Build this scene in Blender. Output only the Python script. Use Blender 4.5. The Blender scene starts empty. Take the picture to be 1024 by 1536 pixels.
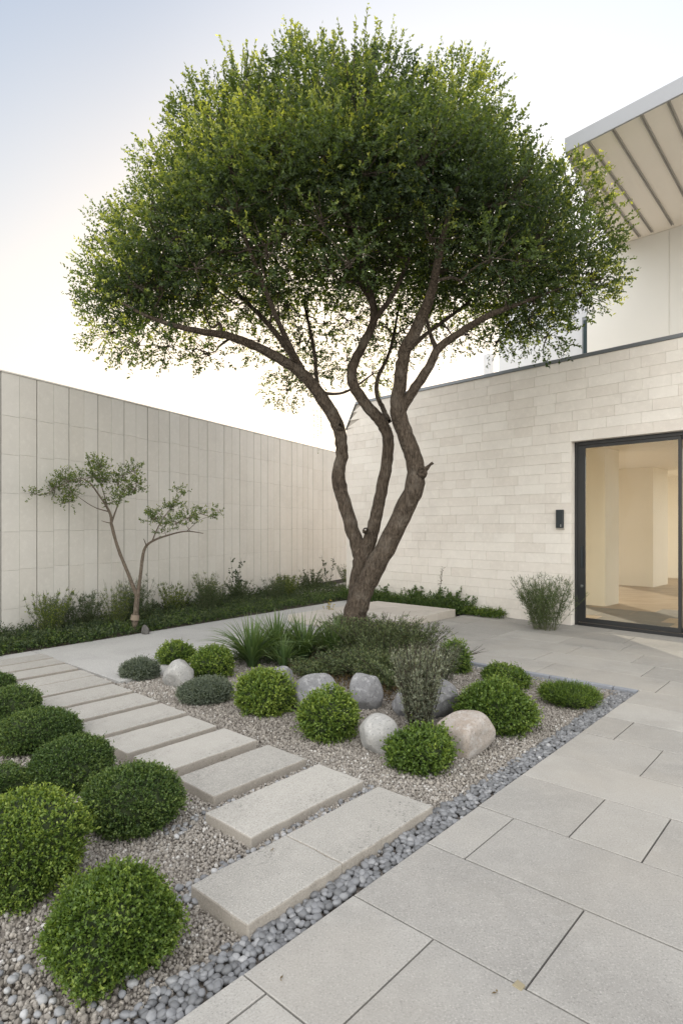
import bpy, math, random
import numpy as np
from mathutils import Vector

# ------------------------------------------------------------------ camera, sky, sun, exposure
S = bpy.context.scene
COL = S.collection
F, CX, HY, EYE = 885.0, 512.0, 790.0, 1.5        # focal length (px of a 1024 wide frame), horizon row, eye height
cam = bpy.data.objects.new('camera', bpy.data.cameras.new('camera'))
COL.objects.link(cam)
cam.location = (0, 0, EYE)
cam.rotation_euler = (math.radians(90), 0, 0)
cam.data.sensor_fit = 'HORIZONTAL'
cam.data.sensor_width = 36
cam.data.lens = 36 * F / 1024
cam.data.shift_y = (HY - 768) / 1024
cam.data.clip_end = 3000
cam.data.clip_start = 0.05
S.camera = cam

SUN_EL, SUN_AZ = math.radians(11.0), math.radians(-4.0)     # azimuth from +Y towards +X
w = bpy.data.worlds.new('World'); S.world = w; w.use_nodes = True
nt = w.node_tree; nt.nodes.clear()
sky = nt.nodes.new('ShaderNodeTexSky'); sky.sky_type = 'NISHITA'; sky.sun_disc = False
sky.sun_elevation = SUN_EL; sky.sun_rotation = SUN_AZ
sky.altitude = 0; sky.air_density = 1.0; sky.dust_density = 2.0; sky.ozone_density = 0.4
bg = nt.nodes.new('ShaderNodeBackground'); bg.inputs[1].default_value = 0.15
wo = nt.nodes.new('ShaderNodeOutputWorld')
def vmath(op, a, b):
    v = nt.nodes.new('ShaderNodeVectorMath'); v.operation = op
    for x, i in ((a, 0), (b, 1)):
        if isinstance(x, tuple): v.inputs[i].default_value = x
        elif x is not None: nt.links.new(x, v.inputs[i])
    return v
# hazy sky: the glow near the sun is softened by a thin veil; an unseen bright cloud is added behind the camera as fill light
den = vmath('MULTIPLY_ADD', sky.outputs[0], (.15, .22, .48)); den.inputs[2].default_value = (1, 1, 1)
veil = vmath('MULTIPLY', vmath('DIVIDE', sky.outputs[0], den.outputs[0]).outputs[0], (1.47, 1.80, 3.00))
tco = nt.nodes.new('ShaderNodeTexCoord')
dt = vmath('DOT_PRODUCT', vmath('NORMALIZE', tco.outputs['Generated'], None).outputs[0], (-.28, -.86, .43))
mr = nt.nodes.new('ShaderNodeMapRange'); mr.interpolation_type = 'SMOOTHSTEP'; nt.links.new(dt.outputs['Value'], mr.inputs[0])
for i_, q_ in enumerate((-.05, .70, 0, 1)): mr.inputs[1 + i_].default_value = q_
cn = nt.nodes.new('ShaderNodeTexNoise'); cn.inputs['Scale'].default_value = 2.5; cn.inputs['Detail'].default_value = 5; nt.links.new(tco.outputs['Generated'], cn.inputs['Vector'])
mc = nt.nodes.new('ShaderNodeMapRange'); nt.links.new(cn.outputs[0], mc.inputs[0])
for i_, q_ in enumerate((.3, .7, .65, 1.2)): mc.inputs[1 + i_].default_value = q_
mm_ = nt.nodes.new('ShaderNodeMath'); mm_.operation = 'MULTIPLY'; nt.links.new(mr.outputs[0], mm_.inputs[0]); nt.links.new(mc.outputs[0], mm_.inputs[1])
CLOUD_FILL = 14.0
cl_ = nt.nodes.new('ShaderNodeVectorMath'); cl_.operation = 'SCALE'; cl_.inputs[0].default_value = (CLOUD_FILL, CLOUD_FILL * .955, CLOUD_FILL * .89); nt.links.new(mm_.outputs[0], cl_.inputs['Scale'])
dt2 = vmath('DOT_PRODUCT', vmath('NORMALIZE', tco.outputs['Generated'], None).outputs[0], (.60, .72, .35))
mr2 = nt.nodes.new('ShaderNodeMapRange'); mr2.interpolation_type = 'SMOOTHSTEP'; nt.links.new(dt2.outputs['Value'], mr2.inputs[0])
for i_, q_ in enumerate((.55, 1.0, 0, 1)): mr2.inputs[1 + i_].default_value = q_
c2_ = nt.nodes.new('ShaderNodeVectorMath'); c2_.operation = 'SCALE'; c2_.inputs[0].default_value = (2.3, 2.05, 1.7); nt.links.new(mr2.outputs[0], c2_.inputs['Scale'])
tot = vmath('ADD', vmath('ADD', veil.outputs[0], cl_.outputs[0]).outputs[0], c2_.outputs[0])
nt.links.new(tot.outputs[0], bg.inputs[0]); nt.links.new(bg.outputs[0], wo.inputs[0])
sl = bpy.data.lights.new('sun', 'SUN'); sl.energy = 5.0; sl.angle = math.radians(0.5); sl.color = (1.0, 0.88, 0.72)
so = bpy.data.objects.new('sun', sl); COL.objects.link(so)
sd = Vector((math.sin(SUN_AZ) * math.cos(SUN_EL), math.cos(SUN_AZ) * math.cos(SUN_EL), math.sin(SUN_EL)))
so.rotation_euler = sd.to_track_quat('Z', 'Y').to_euler()
so.location = (0, 30, 20)
S.view_settings.view_transform = 'Standard'; S.view_settings.look = 'None'
S.view_settings.exposure = 0.45; S.view_settings.gamma = 1
S.render.engine = 'CYCLES'
S.cycles.max_bounces = 8; S.cycles.diffuse_bounces = 5; S.cycles.transparent_max_bounces = 12
S.cycles.use_denoising = True
try: S.cycles.denoiser = 'OPENIMAGEDENOISE'
except Exception: pass

rng = np.random.default_rng(7)
random.seed(7)

# ------------------------------------------------------------------ placing helpers
def px3(px, py, D): return np.array([(px - CX) / F * D, D, EYE - (py - HY) / F * D])
def gnd(px, py, z=0.0):
    D = F * (EYE - z) / (py - HY); return np.array([(px - CX) / F * D, D, z])
A = np.array([.666, .746]); B = np.array([-.746, .666])       # the two directions of the paving grid
def ab(a, b, z=0.0):
    p = A * a + B * b; return (p[0], p[1], z)

# ------------------------------------------------------------------ object helpers
def link(name, me, parent=None):
    o = bpy.data.objects.new(name, me); COL.objects.link(o)
    if parent is not None: o.parent = parent
    return o
def tag(o, label=None, cat=None, group=None, kind=None):
    if label: o['label'] = label
    if cat: o['category'] = cat
    if group: o['group'] = group
    if kind: o['kind'] = kind
    return o
def empty(name, loc=(0, 0, 0), rz=0.0):
    o = bpy.data.objects.new(name, None); COL.objects.link(o); o.location = loc; o.rotation_euler = (0, 0, rz)
    o.empty_display_size = .1
    return o

def np_mesh(name, V, Fq, mat, tint=None, smooth=False):
    """V n x 3, Fq m x k faces (k = 3 or 4), tint per vertex."""
    me = bpy.data.meshes.new(name)
    V = np.asarray(V, dtype=np.float32); Fq = np.asarray(Fq, dtype=np.int32)
    k = Fq.shape[1]
    me.vertices.add(len(V)); me.vertices.foreach_set('co', V.ravel())
    me.loops.add(Fq.size); me.loops.foreach_set('vertex_index', Fq.ravel())
    me.polygons.add(len(Fq)); me.polygons.foreach_set('loop_start', np.arange(0, Fq.size, k, dtype=np.int32))
    me.update(calc_edges=True)
    if smooth: me.polygons.foreach_set('use_smooth', np.ones(len(Fq), dtype=bool))
    if tint is not None:
        at = me.attributes.new('tint', 'FLOAT', 'POINT'); at.data.foreach_set('value', np.asarray(tint, dtype=np.float32))
    me.materials.append(mat)
    return me

class MB:
    """collects boxes and prisms of mixed polygons"""
    def __init__(s): s.v = []; s.f = []; s.t = []; s.m = []; s.mi = 0
    def add(s, vs, fs, tint=0.5):
        n = len(s.v); s.v += [tuple(map(float, v)) for v in vs]; s.f += [tuple(i + n for i in f) for f in fs]
        s.t += [tint] * len(vs); s.m += [s.mi] * len(fs)
    def hexa(s, q0, q1, tint=.5):          # q0, q1: rings of the same number of points (bottom, top), counter-clockwise seen from outside of q1
        n = len(q0); fs = [tuple(range(n - 1, -1, -1)), tuple(range(n, 2 * n))]
        for i in range(n): j = (i + 1) % n; fs.append((i, j, n + j, n + i))
        s.add(list(q0) + list(q1), fs, tint)
    def box(s, c, ux, uy, x0, x1, y0, y1, z0, z1, tint=.5):      # box on a rotated plan basis
        P = lambda x, y, z: (c[0] + ux[0] * x + uy[0] * y, c[1] + ux[1] * x + uy[1] * y, z)
        if ux[0] * uy[1] - ux[1] * uy[0] > 0: r = [(x0, y0), (x1, y0), (x1, y1), (x0, y1)]
        else: r = [(x0, y1), (x1, y1), (x1, y0), (x0, y0)]
        s.hexa([P(x, y, z0) for x, y in r], [P(x, y, z1) for x, y in r], tint)
    def build(s, name, mats, parent=None, bevel=0, smooth=False):
        me = bpy.data.meshes.new(name); me.from_pydata(s.v, [], s.f)
        if not isinstance(mats, (list, tuple)): mats = [mats]
        for m in mats: me.materials.append(m)
        me.polygons.foreach_set('material_index', s.m)
        at = me.attributes.new('tint', 'FLOAT', 'POINT'); at.data.foreach_set('value', s.t)
        me.update()
        o = link(name, me, parent)
        if bevel:
            b = o.modifiers.new('bevel', 'BEVEL'); b.width = bevel; b.segments = 2; b.limit_method = 'ANGLE'; b.angle_limit = math.radians(40)
        return o

# ------------------------------------------------------------------ materials
def ramp(n, stops):
    r = n.new('ShaderNodeValToRGB'); e = r.color_ramp.elements
    e[0].position, e[0].color = stops[0][0], (*stops[0][1], 1)
    e[1].position, e[1].color = stops[1][0], (*stops[1][1], 1)
    for p, c in stops[2:]:
        x = e.new(p); x.color = (*c, 1)
    return r
def newmat(name):
    m = bpy.data.materials.new(name); m.use_nodes = True
    n = m.node_tree.nodes; p = n['Principled BSDF']
    return m, n, m.node_tree.links, p
def noise(n, l, co, scale, detail=4, rough=.6, dist=0):
    t = n.new('ShaderNodeTexNoise'); t.inputs['Scale'].default_value = scale; t.inputs['Detail'].default_value = detail
    t.inputs['Roughness'].default_value = rough; t.inputs['Distortion'].default_value = dist
    l.new(co, t.inputs['Vector']); return t
def mix(n, l, a, b, fac, mode='MIX'):
    x = n.new('ShaderNodeMix'); x.data_type = 'RGBA'; x.blend_type = mode
    if isinstance(fac, (int, float)): x.inputs['Factor'].default_value = fac
    else: l.new(fac, x.inputs['Factor'])
    for v, s in ((a, x.inputs[6]), (b, x.inputs[7])):
        if isinstance(v, tuple): s.default_value = (*v, 1)
        else: l.new(v, s)
    return x.outputs[2]
def maprange(n, l, v, a, b, c, d):
    x = n.new('ShaderNodeMapRange'); l.new(v, x.inputs[0])
    for i, q in enumerate((a, b, c, d)): x.inputs[1 + i].default_value = q
    return x.outputs[0]

def stone(name, c0, c1, speck=.5, speck_scale=260, stain=.35, rough=.8, bump=.15, tint_amt=.25, warm=None, pit=0.0, side=None):
    """tinted stone: per-piece tone, fine grain, soft stains"""
    m, n, l, p = newmat(name)
    tc = n.new('ShaderNodeTexCoord').outputs['Object']
    at = n.new('ShaderNodeAttribute'); at.attribute_name = 'tint'
    base = mix(n, l, c0, c1, at.outputs['Fac'])
    big = noise(n, l, tc, 1.7, 5, .62, .3)
    base = mix(n, l, base, tuple(x * .64 for x in c0), maprange(n, l, big.outputs[0], .45, .75, 0, stain))
    mid = noise(n, l, tc, 14, 6, .7)
    base = mix(n, l, base, tuple(min(1, x * 1.25) for x in c1), maprange(n, l, mid.outputs[0], .5, .8, 0, .35))
    gr = noise(n, l, tc, speck_scale, 2, .8)
    base = mix(n, l, base, tuple(x * .45 for x in c0), maprange(n, l, gr.outputs[0], .56, .72, 0, speck))
    base = mix(n, l, base, tuple(min(.9, x * 1.5) for x in c1), maprange(n, l, gr.outputs[0], .44, .3, 0, speck * .7))
    if pit:
        pn = noise(n, l, tc, 46, 5, .75); pm = noise(n, l, tc, 3.1, 3, .5)
        mm = n.new('ShaderNodeMath'); mm.operation = 'MULTIPLY'
        l.new(maprange(n, l, pn.outputs[0], .56, .66, 0, 1), mm.inputs[0]); l.new(maprange(n, l, pm.outputs[0], .48, .66, 0, pit), mm.inputs[1])
        base = mix(n, l, base, tuple(x * .35 for x in c0), mm.outputs[0])
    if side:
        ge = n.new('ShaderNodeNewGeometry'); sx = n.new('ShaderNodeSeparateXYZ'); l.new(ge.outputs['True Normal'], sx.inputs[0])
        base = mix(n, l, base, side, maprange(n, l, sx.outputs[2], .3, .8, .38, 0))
    if warm:
        wn = noise(n, l, tc, .9, 4, .55)
        base = mix(n, l, base, warm, maprange(n, l, wn.outputs[0], .45, .7, 0, .5))
    l.new(base, p.inputs['Base Color'])
    p.inputs['Roughness'].default_value = rough
    p.inputs['Specular IOR Level'].default_value = .3
    b = n.new('ShaderNodeBump'); b.inputs['Strength'].default_value = bump; b.inputs['Distance'].default_value = .004
    ad = n.new('ShaderNodeMath'); ad.operation = 'ADD'; l.new(gr.outputs[0], ad.inputs[0]); l.new(mid.outputs[0], ad.inputs[1])
    l.new(ad.outputs[0], b.inputs['Height']); l.new(b.outputs[0], p.inputs['Normal'])
    return m

def plain(name, c, rough=.6, metal=0, var=.12, scale=3.0, bump=0.05):
    m, n, l, p = newmat(name)
    tc = n.new('ShaderNodeTexCoord').outputs['Object']
    t = noise(n, l, tc, scale, 6, .6)
    l.new(mix(n, l, tuple(x * (1 - var) for x in c), tuple(min(1, x * (1 + var)) for x in c), t.outputs[0]), p.inputs['Base Color'])
    p.inputs['Roughness'].default_value = rough; p.inputs['Metallic'].default_value = metal
    if bump:
        b = n.new('ShaderNodeBump'); b.inputs['Strength'].default_value = bump; b.inputs['Distance'].default_value = .005
        t2 = noise(n, l, tc, scale * 30, 4, .7); l.new(t2.outputs[0], b.inputs['Height']); l.new(b.outputs[0], p.inputs['Normal'])
    return m

def leafmat(name, dark, mid, young, trans=.35, rough=.5):
    m, n, l, p = newmat(name)
    at = n.new('ShaderNodeAttribute'); at.attribute_name = 'tint'
    r = ramp(n, [(0, dark), (1, young), (.5, mid)])
    l.new(at.outputs['Fac'], r.inputs[0])
    l.new(r.outputs[0], p.inputs['Base Color'])
    p.inputs['Roughness'].default_value = rough; p.inputs['Specular IOR Level'].default_value = .35
    tr = n.new('ShaderNodeBsdfTranslucent')
    g = n.new('ShaderNodeMix'); g.data_type = 'RGBA'; g.blend_type = 'MULTIPLY'; g.inputs['Factor'].default_value = 1
    l.new(r.outputs[0], g.inputs[6]); g.inputs[7].default_value = (1.7, 1.6, .5, 1)
    l.new(g.outputs[2], tr.inputs[0])
    ms = n.new('ShaderNodeMixShader'); ms.inputs[0].default_value = trans
    l.new(p.outputs[0], ms.inputs[1]); l.new(tr.outputs[0], ms.inputs[2])
    l.new(ms.outputs[0], n['Material Output'].inputs['Surface'])
    return m

M = {}
M['paving'] = stone('paving_stone', (.25, .237, .216), (.35, .333, .302), speck=.6, speck_scale=125, stain=.45, bump=.12, warm=(.34, .31, .265), pit=.25)
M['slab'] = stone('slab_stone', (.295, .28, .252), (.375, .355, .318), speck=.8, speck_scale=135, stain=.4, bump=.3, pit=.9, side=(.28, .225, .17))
M['path'] = stone('path_concrete', (.34, .33, .31), (.40, .39, .37), speck=.8, speck_scale=75, stain=.4, bump=.2, pit=.3)
M['terrace'] = stone('terrace_stone', (.42, .38, .33), (.48, .44, .39), speck=.25, speck_scale=160, stain=.3, bump=.1)
M['block'] = stone('limestone_block', (.66, .60, .53), (.74, .69, .62), speck=.10, speck_scale=120, stain=.25, bump=.1, rough=.85)
M['mortar'] = plain('mortar', (.40, .36, .31), .95, var=.15)
M['panel'] = stone('concrete_panel', (.555, .52, .465), (.60, .57, .52), speck=.10, speck_scale=90, stain=.2, bump=.08, rough=.85)
M['groove'] = plain('groove', (.06, .055, .05), .95)
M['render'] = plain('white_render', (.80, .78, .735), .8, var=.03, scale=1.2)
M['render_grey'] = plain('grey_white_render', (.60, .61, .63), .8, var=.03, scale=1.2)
M['soffit'] = plain('soffit_board', (.82, .76, .68), .7, var=.04, scale=1.5)
M['fascia'] = plain('fascia_metal', (.31, .315, .33), .55, .0, var=.04)
M['rib'] = plain('soffit_groove', (.36, .335, .30), .6)
M['coping'] = plain('coping_metal', (.20, .21, .22), .45, .6, var=.1)
M['frame'] = plain('dark_frame', (.030, .030, .030), .4, .3, var=.25, scale=2)
M['device'] = plain('device', (.018, .024, .027), .35, 0)
M['lens'] = plain('steel', (.5, .5, .5), .3, 1)
M['inwall'] = plain('interior_plaster', (.88, .82, .71), .85, var=.06, scale=1.5)
M['soil'] = plain('soil', (.07, .055, .04), .95, var=.5, scale=20, bump=.6)
M['kerbstone'] = stone('kerb_stone', (.17, .18, .20), (.26, .27, .29), speck=.3, speck_scale=150)
M['windowglass'] = plain('tinted_glass', (.05, .07, .08), .08, 0, var=.1)
M['chip'] = plain('sandstone_chip', (.26, .22, .14), .9)

def floor_mat():
    m, n, l, p = newmat('interior_floor')
    tc = n.new('ShaderNodeTexCoord').outputs['Object']
    mp = n.new('ShaderNodeMapping'); l.new(tc, mp.inputs[0]); mp.inputs['Scale'].default_value = (.6, 5, 1)
    mp.inputs['Rotation'].default_value = (0, 0, -.8)
    t = noise(n, l, mp.outputs[0], 2, 6, .7)
    l.new(ramp(n, [(.3, (.28, .21, .145)), (.7, (.52, .42, .31))]).outputs[0], p.inputs['Base Color'])
    l.new(t.outputs[0], n['Color Ramp'].inputs[0]); p.inputs['Roughness'].default_value = .45
    return m
M['floor'] = floor_mat()

def bark(name, c0, c1, c2, scale=1.0):
    m, n, l, p = newmat(name)
    tc = n.new('ShaderNodeTexCoord').outputs['Object']
    mp = n.new('ShaderNodeMapping'); l.new(tc, mp.inputs[0]); mp.inputs['Scale'].default_value = (1, 1, .28)
    t = noise(n, l, mp.outputs[0], 38 * scale, 7, .72, .5)
    t2 = noise(n, l, tc, 5 * scale, 4, .6)
    v = n.new('ShaderNodeTexVoronoi'); v.inputs['Scale'].default_value = 55 * scale; l.new(mp.outputs[0], v.inputs['Vector'])
    c = mix(n, l, c0, c1, maprange(n, l, t.outputs[0], .35, .65, 0, 1))
    c = mix(n, l, c, c2, maprange(n, l, t2.outputs[0], .5, .75, 0, .7))
    l.new(c, p.inputs['Base Color']); p.inputs['Roughness'].default_value = .9; p.inputs['Specular IOR Level'].default_value = .2
    b = n.new('ShaderNodeBump'); b.inputs['Strength'].default_value = 1.0; b.inputs['Distance'].default_value = .03
    ad = n.new('ShaderNodeMath'); ad.operation = 'ADD'; l.new(t.outputs[0], ad.inputs[0]); l.new(v.outputs['Distance'], ad.inputs[1])
    l.new(ad.outputs[0], b.inputs['Height']); l.new(b.outputs[0], p.inputs['Normal'])
    return m
M['bark'] = bark('bark', (.036, .027, .019), (.135, .104, .077), (.18, .152, .122))
M['bark_pale'] = bark('bark_pale', (.12, .09, .065), (.26, .21, .16), (.30, .26, .21), 2)

def rockmat(name, c0, c1, c2):
    m, n, l, p = newmat(name)
    tc = n.new('ShaderNodeTexCoord').outputs['Object']
    a = noise(n, l, tc, 6, 6, .65, .4); g = noise(n, l, tc, 62, 4, .85); h = noise(n, l, tc, 22, 5, .7)
    c = mix(n, l, c0, c1, maprange(n, l, a.outputs[0], .35, .65, 0, 1))
    c = mix(n, l, c, c2, maprange(n, l, h.outputs[0], .52, .68, 0, .8))
    c = mix(n, l, c, tuple(x * .35 for x in c0), maprange(n, l, g.outputs[0], .54, .66, 0, .75))
    l.new(c, p.inputs['Base Color']); p.inputs['Roughness'].default_value = .85
    b = n.new('ShaderNodeBump'); b.inputs['Strength'].default_value = .6; b.inputs['Distance'].default_value = .01
    ad = n.new('ShaderNodeMath'); ad.operation = 'ADD'; l.new(g.outputs[0], ad.inputs[0]); l.new(h.outputs[0], ad.inputs[1])
    l.new(ad.outputs[0], b.inputs['Height']); l.new(b.outputs[0], p.inputs['Normal'])
    return m
M['rock_grey'] = rockmat('rock_grey', (.16, .158, .16), (.225, .222, .222), (.36, .355, .35))
M['rock_dark'] = rockmat('rock_dark', (.08, .075, .07), (.13, .12, .11), (.18, .17, .16))
M['rock_white'] = rockmat('rock_white', (.28, .275, .26), (.36, .345, .32), (.44, .42, .39))
M['rock_tan'] = rockmat('rock_tan', (.29, .24, .195), (.34, .31, .28), (.42, .395, .37))

def stonemat(name, stops, rough=.75):
    m, n, l, p = newmat(name)
    at = n.new('ShaderNodeAttribute'); at.attribute_name = 'tint'; at.attribute_type = 'INSTANCER'
    r = ramp(n, stops); l.new(at.outputs['Fac'], r.inputs[0])
    tc = n.new('ShaderNodeTexCoord').outputs['Object']
    g = noise(n, l, tc, 3.0, 4, .7)
    c = mix(n, l, r.outputs[0], (.12, .11, .10), maprange(n, l, g.outputs[0], .5, .8, 0, .45))
    l.new(c, p.inputs['Base Color']); p.inputs['Roughness'].default_value = rough
    return m
M['gravel'] = stonemat('gravel', [(0, (.13, .112, .09)), (1, (.45, .43, .395)), (.3, (.21, .186, .158)), (.6, (.265, .24, .208)), (.8, (.32, .285, .24))])
M['pebble'] = stonemat('pebble', [(0, (.11, .111, .113)), (1, (.40, .395, .385)), (.4, (.185, .187, .192)), (.75, (.27, .268, .265))], .6)

M['leaf_tree'] = leafmat('leaf_tree', (.027, .046, .022), (.088, .130, .041), (.37, .40, .10), .5)  # lightest stop serves young tips and the crown's painted highlights
M['leaf_box'] = leafmat('leaf_box', (.018, .040, .012), (.062, .108, .026), (.16, .21, .055), .25)
M['leaf_bright'] = leafmat('leaf_bright', (.026, .055, .012), (.098, .158, .028), (.25, .31, .06), .3)
M['leaf_grey'] = leafmat('leaf_grey', (.05, .065, .045), (.115, .14, .10), (.21, .235, .175), .2)
M['leaf_silver'] = leafmat('leaf_silver', (.07, .085, .055), (.16, .18, .125), (.30, .31, .23), .25)
M['leaf_dark'] = leafmat('leaf_dark', (.020, .036, .017), (.052, .078, .034), (.125, .155, .07), .3)
M['blade'] = leafmat('blade', (.03, .06, .02), (.08, .13, .045), (.20, .25, .12), .3, .4)
M['blade_tall'] = leafmat('blade_tall', (.025, .042, .015), (.06, .09, .03), (.15, .18, .07), .25, .5)
M['leaf_rosemary'] = leafmat('leaf_rosemary', (.028, .045, .022), (.085, .115, .050), (.24, .27, .13), .3)
M['leaf_red'] = leafmat('leaf_red', (.06, .045, .02), (.13, .09, .045), (.20, .15, .07), .3)
M['flower'] = leafmat('flower', (.20, .17, .03), (.34, .27, .05), (.45, .38, .09), .3)
M['twig'] = plain('twig', (.045, .036, .022), .9, var=.4, scale=30)

# ------------------------------------------------------------------ leaves
def unit(v): return v / (np.linalg.norm(v, axis=-1, keepdims=True) + 1e-9)
def leaves(P, ax, L, W, tint, r=rng, curl=.15):
    """folded diamond leaves: P n x 3 bases, ax unit axes, L, W arrays"""
    n = len(P)
    rnd = unit(r.normal(size=(n, 3)))
    side = unit(np.cross(ax, rnd)); nor = np.cross(side, ax)
    L = np.broadcast_to(np.asarray(L, float), (n,))[:, None]; W = np.broadcast_to(np.asarray(W, float), (n,))[:, None]
    m = P + ax * L * .45
    v = np.stack([P, m + side * W * .5 + nor * W * .18, P + ax * L - nor * L * curl, m - side * W * .5 + nor * W * .18], 1).reshape(-1, 3)
    f = np.arange(4 * n).reshape(n, 4)
    return v, f, np.repeat(tint, 4)
def merge(parts):
    V, Fq, T, k = [], [], [], 0
    for v, f, t in parts: V.append(v); Fq.append(f + k); T.append(t); k += len(v)
    return np.concatenate(V), np.concatenate(Fq), np.concatenate(T)

def sprays(P0, dirs, length, nleaf, L, W, spread=.9, tint0=.3, tint1=.7, r=rng, upbias=0, start=.1):
    """shoots of leaves: from P0 along dirs; leaves alternate round the shoot"""
    n = len(P0); length = np.broadcast_to(np.asarray(length, float), (n,))
    tt = (np.arange(nleaf) + r.random((n, nleaf))) / nleaf
    t = start + (1 - start) * tt
    P = P0[:, None, :] + dirs[:, None, :] * (t * length[:, None])[..., None]
    P = P.reshape(-1, 3)
    d = np.repeat(dirs, nleaf, 0)
    ax = unit(d * (.35 + .5 * t.reshape(-1, 1)) + spread * unit(r.normal(size=P.shape)) + np.array([0, 0, upbias]))
    base = np.broadcast_to(np.asarray(tint0, float), (n,)); top = np.broadcast_to(np.asarray(tint1, float), (n,))
    tint = (base[:, None] + (top - base)[:, None] * tt ** 1.5).ravel() + r.normal(size=len(P)) * .09
    LL = L * (.65 + .6 * r.random(len(P))); WW = W * (.7 + .5 * r.random(len(P)))
    return leaves(P, ax, LL, WW, np.clip(tint, 0, 1), r)

def tube(path, rad, seg=8, r=rng, wob=.08):
    path = np.asarray(path, float); n = len(path)
    T = np.gradient(path, axis=0); T = unit(T)
    up = np.array([0.31, .87, .2]); V = []
    s = unit(np.cross(T[0], up))
    for i in range(n):
        s = unit(s - T[i] * np.dot(s, T[i])); b = np.cross(T[i], s)
        a = np.linspace(0, 2 * math.pi, seg, endpoint=False)
        rr = rad[i] * (1 + wob * r.normal(size=seg))
        V.append(path[i] + np.outer(np.cos(a) * rr, s) + np.outer(np.sin(a) * rr, b))
    V = np.concatenate(V); Fq = []
    for i in range(n - 1):
        for j in range(seg):
            k = (j + 1) % seg
            Fq.append((i * seg + j, i * seg + k, (i + 1) * seg + k, (i + 1) * seg + j))
    return V, np.array(Fq), np.full(len(V), .5)
def smooth_path(pts, sub=5):
    """Catmull-Rom through rows of (x, y, z, r)"""
    P = np.asarray(pts, float); P = np.vstack([2 * P[0] - P[1], P, 2 * P[-1] - P[-2]]); out = []
    for i in range(1, len(P) - 2):
        for t in np.linspace(0, 1, sub, endpoint=False):
            a, b, c, d = P[i - 1], P[i], P[i + 1], P[i + 2]
            out.append(.5 * ((2 * b) + (-a + c) * t + (2 * a - 5 * b + 4 * c - d) * t * t + (-a + 3 * b - 3 * c + d) * t ** 3))
    out.append(P[-2]); out = np.array(out); out[:, 3] = np.maximum(out[:, 3], .002)
    return out

# ------------------------------------------------------------------ ground
mb = MB()
g = 600.0
mb.add([(-g, -g, -.12), (g, -g, -.12), (g, g, -.12), (-g, g, -.12)], [(0, 1, 2, 3)])
tag(mb.build('ground', M['terrace']), kind='structure')
GZ = -.030            # level of the gravel

# paving: individual slabs with open joints, one structure
mb = MB(); rr = random.Random(3)
rows = [-3.2, -2.65, -2.1, -1.55, -1.0, -.45, .15, .70, 1.255, 1.825, 2.357, 2.855, 3.385, 3.838, 4.38, 4.87, 5.36]
known = {1.255: [1.565, 1.18, -.0], 1.825: [1.565, .83, -.45], 2.357: [1.565, 1.36, .30], 2.855: [1.565, 1.08, .756, -.3], 3.385: [1.565, .62, -.5], 3.838: [1.565, 1.025, .2],
         4.38: [1.565, 1.34, .55], 4.87: [1.565, .9, .1], .70: [1.565, 1.443, .4], }
J = .0035
def paver(a0, a1, b0, b1, z=0.0):
    q = [ab(a0 + J, b0 + J), ab(a1 - J, b0 + J), ab(a1 - J, b1 - J), ab(a0 + J, b1 - J)]
    dz = rr.uniform(-.0012, .0012); c = .003
    q2 = [ab(a0 + J + c, b0 + J + c), ab(a1 - J - c, b0 + J + c), ab(a1 - J - c, b1 - J - c), ab(a0 + J + c, b1 - J - c)]
    v = [(x, y, z - .06) for x, y, _ in q] + [(x, y, z + dz - c * .7) for x, y, _ in q] + [(x, y, z + dz) for x, y, _ in q2]
    f = [(8, 9, 10, 11)]
    for i in range(4):
        j = (i + 1) % 4; f += [(i, j, 4 + j, 4 + i), (4 + i, 4 + j, 8 + j, 8 + i)]
    mb.add(v, f, rr.random())
for i in range(len(rows) - 1):
    a0, a1 = rows[i], rows[i + 1]
    bs = list(known.get(a0, [1.565, 1.565 - rr.uniform(.4, .8)]))
    while bs[-1] > -6: bs.append(bs[-1] - rr.uniform(.7, 1.25))
    for k in range(len(bs) - 1): paver(a0, a1, bs[k + 1], bs[k])
far_rows = [5.36, 5.86, 6.4, 6.95, 7.5, 8.05, 8.6, 9.15, 9.7, 10.25, 10.8, 11.35, 11.9]
for i in range(len(far_rows) - 1):
    a0, a1 = far_rows[i], far_rows[i + 1]
    b1 = 1.565 if i == 0 else 5.135
    bs = [b1]
    bs.append(b1 - rr.uniform(.4, .9))
    while bs[-1] > -6: bs.append(bs[-1] - rr.uniform(.7, 1.25))
    for k in range(len(bs) - 1): paver(a0, a1, bs[k + 1], bs[k])
o = tag(mb.build('paving', M['paving']), kind='structure')
mb = MB()
mb.hexa([ab(-3.2, -6, -.11), ab(11.9, -6, -.11), ab(11.9, 1.56, -.11), ab(-3.2, 1.56, -.11)], [ab(-3.2, -6, -.012), ab(11.9, -6, -.012), ab(11.9, 1.56, -.012), ab(-3.2, 1.56, -.012)])
mb.hexa([ab(5.87, 1.57, -.11), ab(11.9, 1.57, -.11), ab(11.9, 5.13, -.11), ab(5.87, 5.13, -.11)], [ab(5.87, 1.57, -.012), ab(11.9, 1.57, -.012), ab(11.9, 5.13, -.012), ab(5.87, 5.13, -.012)])
tag(mb.build('paving_bed', M['groove']), kind='structure')
mb = MB(); mb.hexa([ab(1.805, .835, -.02), ab(1.835, .835, -.02), ab(1.842, .865, -.02), ab(1.808, .868, -.02)], [ab(1.805, .835, .0035), ab(1.835, .835, .0035), ab(1.842, .865, .0035), ab(1.808, .868, .0035)])
o = mb.build('stone_chip', M['chip'], bevel=.002); tag(o, 'tiny yellowish stone chip stuck in a paving joint corner', 'stone chip')

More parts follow.
